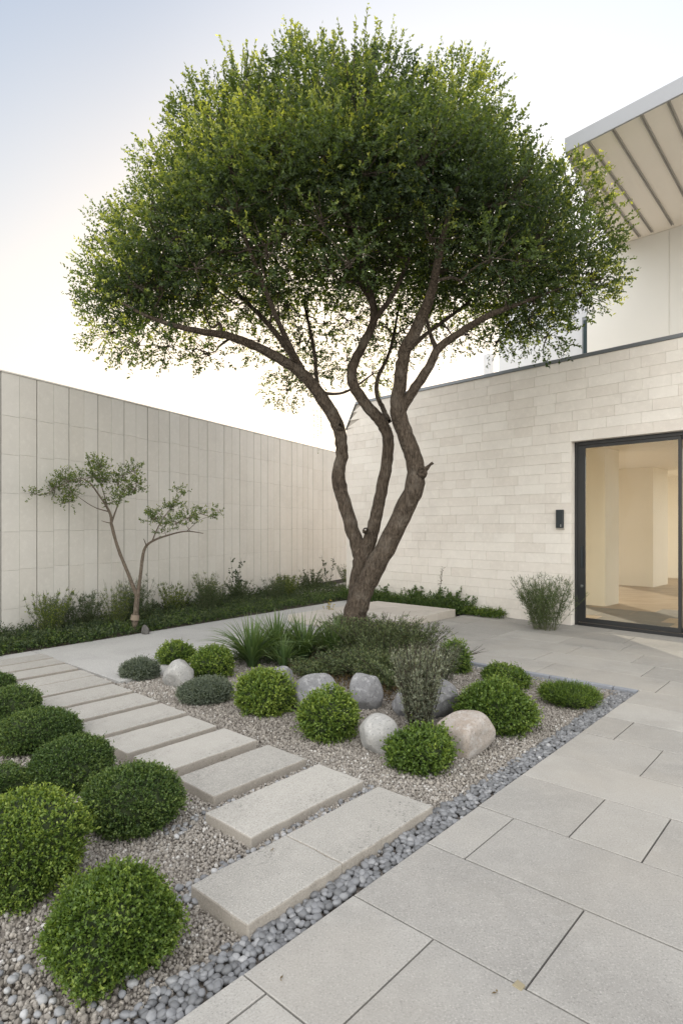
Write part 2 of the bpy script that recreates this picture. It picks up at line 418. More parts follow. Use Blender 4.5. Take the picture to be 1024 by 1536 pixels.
# kerb setts along the far side of the bed, one thing
mb = MB(); b = 1.575; rk = random.Random(5)
while b < 5.1:
    wd = rk.uniform(.16, .24)
    mb.hexa([ab(5.795, b, -.1), ab(5.853, b, -.1), ab(5.853, b + wd - .008, -.1), ab(5.795, b + wd - .008, -.1)],
            [ab(5.795, b, .002), ab(5.853, b, .002), ab(5.853, b + wd - .008, .002), ab(5.795, b + wd - .008, .002)], rk.random()); b += wd
o = mb.build('kerb', M['kerbstone'], bevel=.004); tag(o, kind='structure')

# concrete path and the raised terrace that continues it
mb = MB()
mb.hexa([ab(2.83, 5.42, -.11), ab(9.5, 5.42, -.11), ab(9.5, 7.99, -.11), ab(2.83, 7.53, -.11)], [ab(2.83, 5.42, .0), ab(9.5, 5.42, .0), ab(9.5, 7.99, .0), ab(2.83, 7.53, .0)])
mb.hexa([ab(-3, 7.06, -.11), ab(2.82, 7.06, -.11), ab(2.82, 7.528, -.11), ab(-3, 7.12, -.11)], [ab(-3, 7.06, .0), ab(2.82, 7.06, .0), ab(2.82, 7.528, .0), ab(-3, 7.12, .0)])
tag(mb.build('path', M['path'], bevel=.004), kind='structure')
mb = MB()
a = 6.35
while a < 8.5:
    a1 = min(a + .58, 8.615)
    if 8.615 - a1 < .2: a1 = 8.615
    q = [(a + .002, 5.14), (a1 - .002, 5.14), (a1 - .002, 5.42), (a + .002, 5.42)]
    mb.hexa([ab(x, y, -.05) for x, y in q], [ab(x, y, .12) for x, y in q], rk.random())
    for b0, b1 in ((5.424, 6.1), (6.104, 6.8)):
        q = [(a + .002, b0), (a1 - .002, b0), (a1 - .002, b1), (a + .002, b1)]
        mb.hexa([ab(x, y, .004) for x, y in q], [ab(x, y, .12) for x, y in q], rk.random())
    a = a1
o = mb.build('terrace', M['terrace'], bevel=.008); tag(o, kind='structure')

# ------------------------------------------------------------------ stepping slabs
SL = []
fronts = [1.71, 2.185, 2.665, 3.145, 3.59, 4.03, 4.48, 4.92, 5.35, 5.74, 6.13, 6.50, 6.86]
words_ = ['nearest and longest stepping slab with a cross joint, beside the grey pebbles', 'second stepping slab from the near end, pale with brown edge',
          'third stepping slab from the near end, next to a rounded boxwood', 'fourth stepping slab from the near end of the garden path',
          'fifth stepping slab from the near end, partly behind a boxwood', 'sixth stepping slab from the near end of the row', 'seventh stepping slab from the near end, middle of the row',
          'eighth stepping slab, its end beside open gravel', 'ninth stepping slab, its end touching the concrete path corner', 'tenth stepping slab, fourth from the far end',
          'eleventh stepping slab, third from the far end', 'twelfth stepping slab, second from the far end', 'thirteenth and farthest stepping slab before the planting strip']
for i, b0 in enumerate(fronts):
    d = .365 if i < 9 else .30
    a0 = [1.395, 1.80, 1.94][i] if i < 3 else (1.93 if i < 8 else -1.2)
    a1 = 2.645 + (.02 * (i - 4) if i > 4 else 0) + rk.uniform(-.008, .008)
    SL.append((a0, a1, b0, b0 + d))
    cs = [((a0, 2.0 if i == 0 else a1))]
    mb = MB(); zt = .028 + rk.uniform(-.003, .003)
    segs = [(a0, 1.922), (1.925, a1)] if i == 0 else [(a0, a1)]
    ca, cb = (a0 + a1) / 2, b0 + d / 2
    nA = 10; tslab = rk.random()
    for s0, s1 in segs:
        # slightly irregular edge
        def edge(t0, t1, fixed, along, n, amp=.0032):
            return [(t0 + (t1 - t0) * k / n, fixed + rk.uniform(-amp, amp)) if along else (fixed + rk.uniform(-amp, amp), t0 + (t1 - t0) * k / n) for k in range(n)]
        ring = edge(s0, s1, b0, True, nA) + edge(b0, b0 + d, s1, False, 4) + edge(s1, s0, b0 + d, True, nA) + edge(b0 + d, b0, s0, False, 4)
        n = len(ring)
        low = [(x - ca, y - cb, -.06 - .02) for x, y in ring]; top = [(x - ca, y - cb, zt) for x, y in ring]
        mb.hexa(low, top, tslab)
    # local axes a -> x, b -> y
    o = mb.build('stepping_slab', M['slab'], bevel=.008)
    p = ab(ca, cb); o.location = (p[0], p[1], 0); o.rotation_euler = (0, 0, math.atan2(A[1], A[0]))
    tag(o, words_[i], 'stepping slab', 'stepping slabs of the garden path')

# ------------------------------------------------------------------ gravel and pebbles: instanced stones
def stones(name, pts, scl, tint, mat, sub, smooth, r, tilt=1.0):
    me = bpy.data.meshes.new(name); me.vertices.add(len(pts)); me.vertices.foreach_set('co', pts.astype(np.float32).ravel())
    for nm, ty, arr, key in (('scl', 'FLOAT_VECTOR', scl, 'vector'), ('rot', 'FLOAT_VECTOR', (r.random((len(pts), 3)) - .5) * 6.283 * np.array([tilt, tilt, 1]), 'vector'), ('tint', 'FLOAT', tint, 'value')):
        at = me.attributes.new(nm, ty, 'POINT'); at.data.foreach_set(key, np.asarray(arr, np.float32).ravel())
    me.materials.append(mat)
    o = link(name, me)
    ng = bpy.data.node_groups.new(name, 'GeometryNodeTree')
    ng.interface.new_socket('Geometry', in_out='INPUT', socket_type='NodeSocketGeometry'); ng.interface.new_socket('Geometry', in_out='OUTPUT', socket_type='NodeSocketGeometry')
    N = ng.nodes; Lk = ng.links
    gi = N.new('NodeGroupInput'); go = N.new('NodeGroupOutput')
    ico = N.new('GeometryNodeMeshIcoSphere'); ico.inputs['Radius'].default_value = 1; ico.inputs['Subdivisions'].default_value = sub
    nz = N.new('ShaderNodeTexNoise'); nz.inputs['Scale'].default_value = 1.1
    sp = N.new('GeometryNodeSetPosition'); vm = N.new('ShaderNodeVectorMath'); vm.operation = 'SUBTRACT'; vm.inputs[1].default_value = (.5, .5, .5)
    vs = N.new('ShaderNodeVectorMath'); vs.operation = 'SCALE'; vs.inputs['Scale'].default_value = .8 if not smooth else .5
    Lk.new(nz.outputs['Color'], vm.inputs[0]); Lk.new(vm.outputs[0], vs.inputs[0]); Lk.new(vs.outputs[0], sp.inputs['Offset'])
    ss = N.new('GeometryNodeSetShadeSmooth'); ss.inputs['Shade Smooth'].default_value = smooth
    sm = N.new('GeometryNodeSetMaterial'); sm.inputs['Material'].default_value = mat
    Lk.new(ico.outputs['Mesh'], sp.inputs['Geometry']); Lk.new(sp.outputs[0], ss.inputs[0]); Lk.new(ss.outputs[0], sm.inputs['Geometry'])
    ip = N.new('GeometryNodeInstanceOnPoints'); Lk.new(gi.outputs[0], ip.inputs['Points']); Lk.new(sm.outputs[0], ip.inputs['Instance'])
    for nm, sock in (('scl', 'Scale'), ('rot', 'Rotation')):
        na = N.new('GeometryNodeInputNamedAttribute'); na.data_type = 'FLOAT_VECTOR'; na.inputs['Name'].default_value = nm
        Lk.new(na.outputs['Attribute'], ip.inputs[sock])
    Lk.new(ip.outputs[0], go.inputs[0])
    md = o.modifiers.new('stones', 'NODES'); md.node_group = ng
    return tag(o, kind='stuff')

def in_slab(a, b, m):
    k = np.zeros(len(a), bool)
    for a0, a1, b0, b1 in SL: k |= (a > a0 + m) & (a < a1 - m) & (b > b0 + m) & (b < b1 - m)
    return k
def scatter(a0, a1, b0, b1, step, r):
    na, nb = int((a1 - a0) / step), int((b1 - b0) / step)
    x, y = np.meshgrid(np.arange(na), np.arange(nb), indexing='ij')
    a = a0 + (x.ravel() + r.random(na * nb)) * step; b = b0 + (y.ravel() + r.random(na * nb)) * step
    return a, b
def visible(a, b, margin=.25):
    X = A[0] * a + B[0] * b; Y = A[1] * a + B[1] * b
    return (Y > 1.4) & (np.abs(X) < Y * .60 + margin)
rg = np.random.default_rng(11)
parts = []
for (A0, A1, B0, B1, step, size) in [(-1.5, 2.9, 1.70, 3.2, .0128, .0086), (-1.0, 2.9, 3.2, 7.05, .0185, .0115), (2.9, 5.80, 1.66, 5.42, .0150, .0090)]:
    a, b = scatter(A0, A1, B0, B1, step, rg)
    k = visible(a, b) & ~in_slab(a, b, .012) & (b > 1.66 + .05 * rg.random(len(a)))
    k &= ~((a > 2.83) & (b > 5.42))
    a, b = a[k], b[k]
    # stones grow coarser towards the near corner
    near = np.clip((1.25 - a) / .8, 0, 1)
    keep = rg.random(len(a)) > near * .45
    a, b, near = a[keep], b[keep], near[keep]
    s = size * (.6 + .75 * rg.random(len(a)) ** 1.6) * (1 + near * .30)
    parts.append((a, b, s, near))
a = np.concatenate([p[0] for p in parts]); b = np.concatenate([p[1] for p in parts]); s = np.concatenate([p[2] for p in parts])
und = .012 * np.sin(a * 3.1 + 1) * np.cos(b * 2.7)
P = np.stack([A[0] * a + B[0] * b, A[1] * a + B[1] * b, GZ - .008 + und * .6 + rg.random(len(a)) * .010], 1)
sc = np.stack([s * (1 + .35 * rg.random(len(a))), s, s * (.6 + .3 * rg.random(len(a)))], 1)
ti = np.clip(.5 + .24 * rg.normal(size=len(a)) + .1 * np.sin(a * 1.3 + b * 2), 0, 1)
stones('gravel', P, sc, ti, M['gravel'], 1, False, rg)
# rounder stones mixed near the first slabs and the near corner
def pebbles(lst, name, tshift=0):
    PP, SC, TI = [], [], []
    for (A0, A1, B0, B1, step, size, zup) in lst:
        a, b = scatter(A0, A1, B0, B1, step, rg)
        k = visible(a, b) & ~in_slab(a, b, .006)
        k &= (b < B1 - rg.random(len(a)) * (B1 - B0) * .25)
        a, b = a[k], b[k]
        s = size * (.7 + .55 * rg.random(len(a)))
        PP.append(np.stack([A[0] * a + B[0] * b, A[1] * a + B[1] * b, GZ + zup + rg.random(len(a)) * .012], 1))
        SC.append(np.stack([s * (1.0 + .28 * rg.random(len(a))), s, s * (.66 + .2 * rg.random(len(a)))], 1))
        TI.append(np.clip(.24 + tshift + .22 * rg.normal(size=len(a)), 0, 1))
    P = np.concatenate(PP)
    return stones(name, P, np.concatenate(SC), np.concatenate(TI), M['pebble'], 3, True, rg, .16)
pebbles([(-1.5, 1.5, 1.583, 1.76, .025, .0145, .0), (1.4, 3.0, 1.583, 1.74, .026, .0165, .0), (3.0, 5.79, 1.58, 1.74, .024, .0145, .0), (5.70, 5.79, 1.6, 5.1, .024, .013, -.01)], 'pebbles')
pebbles([(1.2, 2.7, 2.03, 2.2, .034, .014, -.002), (1.6, 2.7, 2.53, 2.68, .04, .012, -.002), (-1.5, 1.1, 1.78, 2.4, .06, .0135, -.002)], 'pale_pebbles', .3)
mb = MB()
mb.add([ab(-3, 1.575, GZ - .012), ab(5.79, 1.575, GZ - .012), ab(5.79, 7.05, GZ - .012), ab(-3, 7.05, GZ - .012)], [(0, 1, 2, 3)])
tag(mb.build('gravel_bed', plain('grit', (.20, .175, .15), .95, var=.5, scale=60, bump=.5)), kind='structure')

# ------------------------------------------------------------------ left wall of concrete panels
WP = np.array([-4.571, 7.902]); WD = np.array([448, 885.]) / math.hypot(448, 885); WN = np.array([WD[1], -WD[0]])   # WN points to the camera side
PW = .2635; PH = .525; WTOP = 3.58
lw = empty('panel_wall', (WP[0], WP[1], 0), 0)
mbp = MB(); mbw = MB(); rw = random.Random(9)
n0, n1 = -14, 44
for i in range(n0, n1):
    s0 = .005 + i * PW; s1 = s0 + PW
    big = (i % 2 == 0)
    g0 = .0085 if big else .0018; g1 = .0085 if not big else .0018
    off = rw.uniform(-.004, .004); zoff = -.035 + rw.choice([0, .0, .012, -.012])
    z = -.10 + zoff; zs = [z + k * PH for k in range(9)]; colt = rw.random()
    for k in range(8):
        z0 = max(0, zs[k]) + .0010; z1 = min(WTOP, zs[k + 1]) - .0010
        if z1 - z0 < .06: continue
        if 0 < WTOP - zs[k + 1] < .10: z1 = WTOP - .001
        c = .0025
        f0 = .02 + off; x0, x1 = s0 + g0, s1 - g1
        P_ = lambda x, y, zz: (WD[0] * x + WN[0] * y, WD[1] * x + WN[1] * y, zz)
        v = [P_(x0, 0, z0), P_(x1, 0, z0), P_(x1, 0, z1), P_(x0, 0, z1),
             P_(x0, f0 - c, z0), P_(x1, f0 - c, z0), P_(x1, f0 - c, z1), P_(x0, f0 - c, z1),
             P_(x0 + c, f0, z0 + .001), P_(x1 - c, f0, z0 + .001), P_(x1 - c, f0, z1 - .001), P_(x0 + c, f0, z1 - .001)]
        f = [(11, 10, 9, 8)]
        for q in range(4):
            j = (q + 1) % 4; f += [(4 + q, 4 + j, j, q), (8 + q, 8 + j, 4 + j, 4 + q)]
        f = [tuple(reversed(x)) for x in f]
        mbp.add(v, f, min(1, max(0, .5 * colt + .5 * rw.random())))
mbw.box((0, 0), WD, WN, n0 * PW - .05, n1 * PW + .05, -.25, .002, -.1, WTOP)
mbw.build('wall_core', M['groove'], lw)
mbp.build('panel_facing', M['panel'], lw)
mbc = MB(); mbc.box((0, 0), WD, WN, n0 * PW - .06, n1 * PW + .06, -.27, .026, WTOP + .001, WTOP + .022)
mbc.build('coping', M['panel'], lw, bevel=.003)
tag(lw, 'long pale concrete panel wall with dark vertical joints behind the small tree', 'wall')

# ------------------------------------------------------------------ right building: limestone block wall with door opening
RP = np.array([3.6, 8.85]); RD = np.array([862., -885]) / math.hypot(862, 885); RN = np.array([RD[1], -RD[0]])  # RN points to the camera side
CH = .155; RTOP = 26 * CH; SL0, SL1 = -5.0, 8.0; DO0, DO1, DZ = -.154, 4.0, 18 * CH
bd = empty('limestone_house', (RP[0], RP[1], 0))
def RPt(s, y, z): return (RD[0] * s + RN[0] * y, RD[1] * s + RN[1] * y, z)
def zcap(s):
    return RTOP if s > SL0 + .28 else RTOP - .50 + (s - SL0) / .28 * .50
mbb = MB(); rb = random.Random(21)
def block(s0, s1, z0, z1, tint, y=.0):
    if zcap(s0) < z0 + .014: s0 = SL0 + max(0, (z0 + .016 - (RTOP - .50)) / .50 * .28)
    if s1 - s0 < .03: return
    za, zb = min(z1, zcap(s0)), min(z1, zcap(s1))
    if za < z0 + .01 or zb < z0 + .01: return
    c = .002; g = .0009; f0 = .016 + rb.uniform(-.0015, .0015) + y
    s0 += g; s1 -= g; z0 += g; za -= g; zb -= g
    v = [RPt(s0, -.01, z0), RPt(s1, -.01, z0), RPt(s1, -.01, zb), RPt(s0, -.01, za), RPt(s0, f0 - c, z0), RPt(s1, f0 - c, z0), RPt(s1, f0 - c, zb), RPt(s0, f0 - c, za),
         RPt(s0 + c, f0, z0 + c), RPt(s1 - c, f0, z0 + c), RPt(s1 - c, f0, zb - c), RPt(s0 + c, f0, za - c)]
    f = [(8, 9, 10, 11)]
    for q in range(4):
        j = (q + 1) % 4; f += [(q, j, 4 + j, 4 + q), (4 + q, 4 + j, 8 + j, 8 + q)]
    mbb.add(v, f, tint)
for k in range(26):
    z0, z1 = k * CH, (k + 1) * CH
    spans = [(SL0, DO0), (DO1, SL1)] if k < 18 else [(SL0, SL1)]
    for a0, a1 in spans:
        s = a1
        first = True
        while s > a0 + 1e-6:
            ln = rb.choice([.30, .36, .42, .46, .52, .60]) + rb.uniform(-.02, .02)
            if first: ln = [.16, .42][k % 2] if k < 18 else ln
            first = False
            s2 = s - ln
            if s2 - a0 < .15: s2 = a0
            t = rb.betavariate(3, 2)
            if rb.random() < .07: t *= .35
            block(s2, s, z0, z1, t); s = s2
    # jamb returns of the opening
    if k < 18:
        c = .0013
        for s_, sg in ((DO0, 1), (DO1, -1)):
            x0, x1 = (s_ - .02, s_ - .0005) if sg > 0 else (s_ + .0005, s_ + .02)
            mbb.hexa([RPt(x0, -.155, z0 + c), RPt(x0, .012, z0 + c), RPt(x1, .012, z0 + c), RPt(x1, -.155, z0 + c)][::-1], [RPt(x0, -.155, z1 - c), RPt(x0, .012, z1 - c), RPt(x1, .012, z1 - c), RPt(x1, -.155, z1 - c)][::-1], rb.random() * .4 + .2)
mbb.build('block_facing', M['block'], bd)
mbm = MB()
def rbox(m, s0, s1, y0, y1, z0, z1, t=.5): m.box((0, 0), RD, RN, s0, s1, y0, y1, z0, z1, t)
# core with raked far end
e = [(SL0, 0), (DO0 - .02, 0), (DO0 - .02, RTOP), (SL0 + .28, RTOP), (SL0, RTOP - .50)]
mbm.hexa([RPt(s, -.30, z) for s, z in e], [RPt(s, .0, z) for s, z in e])
rbox(mbm, DO0 - .02, DO1 + .02, -.30, 0, DZ + .02, RTOP); rbox(mbm, DO1 + .02, SL1, -.30, 0, -.05, RTOP)
mbm.build('wall', M['mortar'], bd)
mbm = MB(); rbox(mbm, DO0 - .019, DO1 + .019, -.155, .012, DZ + .0005, DZ + .019); mbm.build('lintel', M['block'], bd)
# return wall of the far end
mbm = MB(); rbox(mbm, SL0 + .0, SL0 + .25, -2.6, -.302, -.05, RTOP - .5); mbm.build('return_wall', M['block'], bd)
mbm = MB(); rbox(mbm, SL0 + .28, SL1, -.32, .03, RTOP + .001, RTOP + .055)
e = [(SL0 - .01, RTOP - .50), (SL0 + .28, RTOP + .001), (SL0 + .28, RTOP + .045), (SL0 - .01, RTOP - .46)]
mbm.hexa([RPt(s, -.32, z) for s, z in e], [RPt(s, .03, z) for s, z in e])
mbm.build('coping', M['coping'], bd, bevel=.004)
# interior room seen through the door
RZ = 2.98
mbm = MB()
rbox(mbm, -3.6, 7.8, -10.2, -.302, -.08, .0); mbm.build('floor', M['floor'], bd)
mbm = MB(); rbox(mbm, -3.9, 7.8, -3.6, -.302, RZ, RZ + .25); rbox(mbm, -3.9, .8, -10.2, -3.6, RZ, RZ + .25); rbox(mbm, 7.2, 7.8, -10.2, -3.6, RZ, RZ + .25)   # unseen gap to the right, added to let skylight into the room
mbm.build('ceiling', M['inwall'], bd)
for q_ in ((-3.6, 7.8, -10.5, -10.2), (7.8, 8.1, -10.5, -.302), (-3.9, -3.6, -2.2, -.302), (-3.6, DO0 - .021, -.33, -.302)):   # the left side is kept mostly open, unseen, to let sun in
    mbm = MB(); rbox(mbm, *q_, 0, RZ); mbm.build('interior_wall', M['inwall'], bd)
mbm = MB(); rbox(mbm, -1.35, -.647, -3.15, -2.5, .001, RZ - .001); mbm.build('interior_pillar', M['inwall'], bd)
mbm = MB(); rbox(mbm, -2.35, -1.255, -8.05, -6.95, .001, RZ - .001); mbm.build('interior_pillar', M['inwall'], bd)
# sliding door
dr = MB(); Y0, Y1 = -.155, -.10
rbox(dr, DO0 + .001, DO0 + .042, Y0, Y1, .0, DZ); rbox(dr, DO1 - .055, DO1 - .001, Y0, Y1, 0, DZ)
rbox(dr, DO0 + .055, DO1 - .055, Y0, Y1, DZ - .055, DZ); rbox(dr, DO0 + .055, DO1 - .055, Y0, Y1, .0, .045)
door = dr.build('door_frame', M['frame'], bd, bevel=.003)
def leaf(s0, s1, y0, y1, st0, st1):
    d = MB(); zb, zt = .05, DZ - .058
    rbox(d, s0, s0 + st0, y0, y1, zb, zt); rbox(d, s1 - st1, s1, y0, y1, zb, zt)
    rbox(d, s0 + st0, s1 - st1, y0, y1, zb, zb + .070); rbox(d, s0 + st0, s1 - st1, y0, y1, zt - .045, zt)
    l_ = d.build('sliding_door', M['frame'], bd, bevel=.002)
    d = MB(); ym = (y0 + y1) / 2; rbox(d, s0 + st0 + .001, s1 - st1 - .001, ym - .003, ym + .003, zb + .071, zt - .046); d.build('glass', M['glass'], l_)
    return l_
gm, n_, l_, p_ = newmat('glass'); tr = n_.new('ShaderNodeBsdfTransparent'); tr.inputs[0].default_value = (.93, .94, .92, 1)
gl = n_.new('ShaderNodeBsdfGlossy'); gl.inputs['Roughness'].default_value = .01; fr = n_.new('ShaderNodeFresnel'); fr.inputs[0].default_value = 1.16
mx = n_.new('ShaderNodeMixShader'); l_.new(fr.outputs[0], mx.inputs[0]); l_.new(tr.outputs[0], mx.inputs[1]); l_.new(gl.outputs[0], mx.inputs[2]); l_.new(mx.outputs[0], n_['Material Output'].inputs[0]); M['glass'] = gm
lf = leaf(DO0 + .044, 1.31, -.145, -.112, .115, .035)
d = MB(); rbox(d, DO0 + .10, DO0 + .125, -.111, -.085, .88, 1.20); d.build('handle', M['device'], lf, bevel=.004)
d = MB(); rbox(d, DO0 + .095, DO0 + .13, -.111, -.097, .58, .615); d.build('lock', M['lens'], lf, bevel=.003)
leaf(1.272, 2.66, -.186, -.150, .04, .05); leaf(2.61, DO1 - .056, -.145, -.112, .05, .12)
tag(bd, 'cream limestone block house front with large dark framed sliding glass door', 'building')

# wall box beside the door
s_c = -.32; zc = 1.62
wb = empty('intercom', (RP[0] + RD[0] * s_c, RP[1] + RD[1] * s_c, zc))
d = MB(); d.box((0, 0), RD, RN, -.058, .058, .018, .060, -.14, .14); d.build('housing', M['device'], wb, bevel=.006)
d = MB(); d.box((0, 0), RD, RN, .018, .030, .0605, .064, -.125, -.085); d.build('key_slot', M['lens'], wb, bevel=.001)
d = MB(); d.box((0, 0), RD, RN, -.062, .062, .017, .045, -.165, -.142); d.build('mounting_plate', M['mortar'], wb, bevel=.002)
tag(wb, 'small dark rectangular intercom box on the limestone wall left of the door', 'intercom')

# upper white storey with overhanging roof
UD = np.array([962., -885]) / math.hypot(962, 885); UN = np.array([UD[1], -UD[0]]); UP = np.array([5.38, 9.3]); UZ = 6.262
up = empty('white_upper_house', (UP[0], UP[1], 4.0))
def ubox(m, s0, s1, y0, y1, z0, z1, t=.5): m.box((0, 0), UD, UN, s0, s1, y0, y1, z0 - 4.0, z1 - 4.0, t)
d = MB(); ubox(d, -1.487, -.20, -2.6, 0, 3.9, UZ - .002); ubox(d, -.19, 5, -2.6, .0, 3.9, UZ - .002); ubox(d, -.21, -.18, -2.5, -.012, 3.9, UZ - .003)
d.build('wall', M['render'], up, bevel=.004)
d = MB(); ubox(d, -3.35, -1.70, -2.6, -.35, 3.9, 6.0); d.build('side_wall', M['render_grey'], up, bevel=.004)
d = MB(); ubox(d, -1.70, -1.488, -.42, -.345, 3.9, 5.30); w_ = d.build('window', M['coping'], up, bevel=.003)
d = MB(); ubox(d, -1.675, -1.60, -.344, -.338, 3.95, 5.24); ubox(d, -1.58, -1.505, -.344, -.338, 3.95, 5.24); d.build('pane', M['windowglass'], w_)
d = MB(); ubox(d, -1.699, -1.488, -.44, -.343, 5.301, 5.36); ubox(d, -1.699, -1.488, -.42, -.36, 5.36, 6.0); d.build('window_head', M['render_grey'], up)
E0 = np.array([2.856, 7.456]); ED = np.array([.656, -.755]); ED = ED / np.linalg.norm(ED); EB = np.array([4.61, 9.98]) - E0; EB = EB / np.linalg.norm(EB)
def rp(s, t, z): q = E0 + ED * s + EB * t - UP; return (q[0], q[1], z - 4.0)
d = MB(); q = [(0, 0), (7, 0), (7, 6), (0, 6)]
d.hexa([rp(s, t, UZ) for s, t in q], [rp(s, t, UZ + .10) for s, t in q]); rf = d.build('roof', M['soffit'], up)
d = MB(); q = [(-.03, -.03), (7, -.03), (7, -.001), (-.03, -.001)]
d.hexa([rp(s, t, UZ - .035) for s, t in q], [rp(s, t, UZ + .15) for s, t in q])
q = [(-.03, 0), (-.001, 0), (-.001, 6), (-.03, 6)]
d.hexa([rp(s, t, UZ - .035) for s, t in q], [rp(s, t, UZ + .15) for s, t in q]); d.build('fascia', M['fascia'], rf, bevel=.004)
def eave_s(px):
    t = (px - CX) / F   # crossing of the eave with a sight direction
    return (E0[1] * t - E0[0]) / (ED[0] - ED[1] * t)
for px_ in (858, 881, 918, 960.5, 1001, 1046, 1095, 1150):
    s = eave_s(px_); d = MB()
    RB = np.array([.66, .751]); RB = RB / np.linalg.norm(RB)
    for off in (-.020, .008):
        def rq(s2, t2, z): q = E0 + ED * s2 + RB * t2 - UP; return (q[0], q[1], z - 4.0)
        q = [(s + off, .002), (s + off + .012, .002), (s + off + .012, 3.0), (s + off, 3.0)]
        d.hexa([rq(a_, b_, UZ - .018) for a_, b_ in q], [rq(a_, b_, UZ - .0005) for a_, b_ in q])
    q = [(s - .0075, .003), (s + .0075, .003), (s + .0075, 3.0), (s - .0075, 3.0)]
    d.hexa([rq(a_, b_, UZ - .006) for a_, b_ in q], [rq(a_, b_, UZ - .0004) for a_, b_ in q])
    d.build('soffit_rib', M['rib'], rf)
tag(up, 'white rendered upper storey with a wide overhanging ribbed roof above the limestone wall', 'building')
# slender white chimney post behind the wall
pt = px3(732.5, 560, 12.0)
d = MB(); n = 20; ring = [(math.cos(2 * math.pi * k / n) * .1, math.sin(2 * math.pi * k / n) * .1) for k in range(n)]
d.hexa([(x, y, 0) for x, y in ring], [(x, y, 5.0) for x, y in ring]); o = d.build('chimney_post', M['render_grey'], bevel=.01); o.location = (pt[0], pt[1], 0)
tag(o, 'slender round white post rising behind the limestone wall below the tree crown', 'post')

# ------------------------------------------------------------------ big tree
rt = np.random.default_rng(5)
def tr_(l): return [np.append(px3(p[0], p[1], p[2]), p[3]) for p in l]
stems = {
 'A': [(524, 985, 7.28, .25), (528, 955, 7.27, .185), (532, 925, 7.26, .16), (545, 885, 7.24, .15), (568, 840, 7.2, .14), (597, 785, 7.15, .132), (620, 730, 7.1, .128), (622, 695, 7.1, .122), (608, 655, 7.1, .108), (597, 615, 7.1, .112), (600, 575, 7.05, .088),
       (606, 530, 6.95, .085), (628, 485, 6.8, .078), (646, 440, 6.6, .06), (655, 400, 6.4, .048), (668, 340, 6.2, .035), (690, 270, 6.1, .02)],
 'A2': [(598, 622, 7.1, .07), (618, 588, 7.05, .068), (642, 552, 7.0, .062), (658, 522, 6.95, .055), (692, 497, 6.85, .047), (740, 470, 6.7, .038), (800, 447, 6.7, .02), (845, 430, 6.7, .006)],
 'A3': [(655, 526, 6.95, .04), (645, 500, 7.1, .028), (640, 470, 7.3, .022), (650, 430, 7.6, .016)],
 'A4': [(607, 528, 6.95, .05), (640, 500, 7.3, .03), (700, 455, 7.8, .022), (760, 400, 8.3, .016)],
 'B': [(532, 975, 7.5, .18), (533, 930, 7.45, .15), (537, 880, 7.42, .135), (545, 838, 7.4, .125), (558, 800, 7.45, .095), (568, 755, 7.5, .088), (578, 705, 7.5, .085), (582, 660, 7.5, .082), (571, 632, 7.5, .085), (548, 605, 7.5, .08),
       (531, 580, 7.5, .078), (528, 552, 7.5, .072), (545, 515, 7.5, .064), (560, 480, 7.5, .058), (556, 440, 7.5, .05), (540, 390, 7.4, .04), (520, 330, 7.3, .03), (500, 250, 7.2, .018)],
 'B2': [(560, 482, 7.5, .045), (590, 440, 7.3, .035), (612, 390, 7.0, .028), (625, 330, 6.7, .02), (640, 250, 6.5, .012)],
 'B3': [(556, 450, 7.5, .04), (520, 400, 7.9, .03), (470, 350, 8.4, .02), (430, 300, 8.7, .012)],
 'L': [(546, 850, 7.4, .12), (533, 808, 7.45, .1), (518, 760, 7.5, .098), (507, 716, 7.5, .098), (513, 678, 7.5, .088), (506, 637, 7.5, .092), (486, 602, 7.5, .092), (460, 567, 7.45, .086), (425, 541, 7.3, .07), (385, 520, 7.1, .06),
       (340, 503, 6.9, .05), (290, 495, 6.7, .038), (230, 478, 6.5, .024), (175, 450, 6.4, .01)],
 'L2': [(462, 570, 7.45, .06), (445, 543, 7.6, .052), (420, 508, 7.7, .045), (395, 478, 7.8, .038), (362, 445, 7.9, .03), (320, 400, 8.0, .018)],
 'L3': [(455, 558, 7.5, .05), (432, 515, 7.1, .04), (412, 470, 6.7, .032), (392, 420, 6.4, .026), (365, 350, 6.1, .018)],
 'L4': [(477, 590, 7.5, .04), (474, 560, 7.8, .03), (470, 520, 8.1, .028), (455, 450, 8.5, .02)],
 'L5': [(470, 575, 7.5, .03), (490, 590, 7.6, .024), (522, 586, 7.7, .018), (560, 560, 8.2, .012)],
 'R': [(583, 632, 7.55, .04), (574, 612, 7.7, .036), (565, 592, 7.85, .034), (567, 565, 8.0, .03), (585, 525, 8.3, .025), (600, 450, 8.7, .016)],
 'S': [(625, 712, 7.08, .06), (634, 706, 7.03, .05), (640, 702, 7.0, .03), (645, 697, 6.98, .018), (649, 694, 6.97, .02)],
}
tree = empty('canopy_tree', tuple(px3(528, 972, 7.3) * [1, 1, 0]))
T0 = np.array(tree.location)
wood = []; nodes = []
for k, l in stems.items():
    sp = smooth_path(tr_(l), 6); sp[:, 3] *= .88
    sp[:, :3] += rt.normal(size=(len(sp), 3)) * (sp[:, 3:4] * .05)
    wood.append(tube(sp[:, :3], sp[:, 3], 14 if sp[0, 3] > .06 else 8, rt, .035))
    if k != 'S':
        h = sp[sp[:, 2] > 2.9]; nodes += [tuple(x) for x in h[::2]]
# root flare
for ang in np.linspace(0, 6.28, 7)[:-1]:
    c = px3(527, 972, 7.3); c[2] = .12
    p1 = c + [math.cos(ang) * .30, math.sin(ang) * .30, -.17]
    sp = smooth_path([(*(c + [0, 0, .15]), .12), (*(c + (p1 - c) * .5 + [0, 0, .02]), .07), (*p1, .03)], 5); wood.append(tube(sp[:, :3], sp[:, 3], 8, rt, .05))
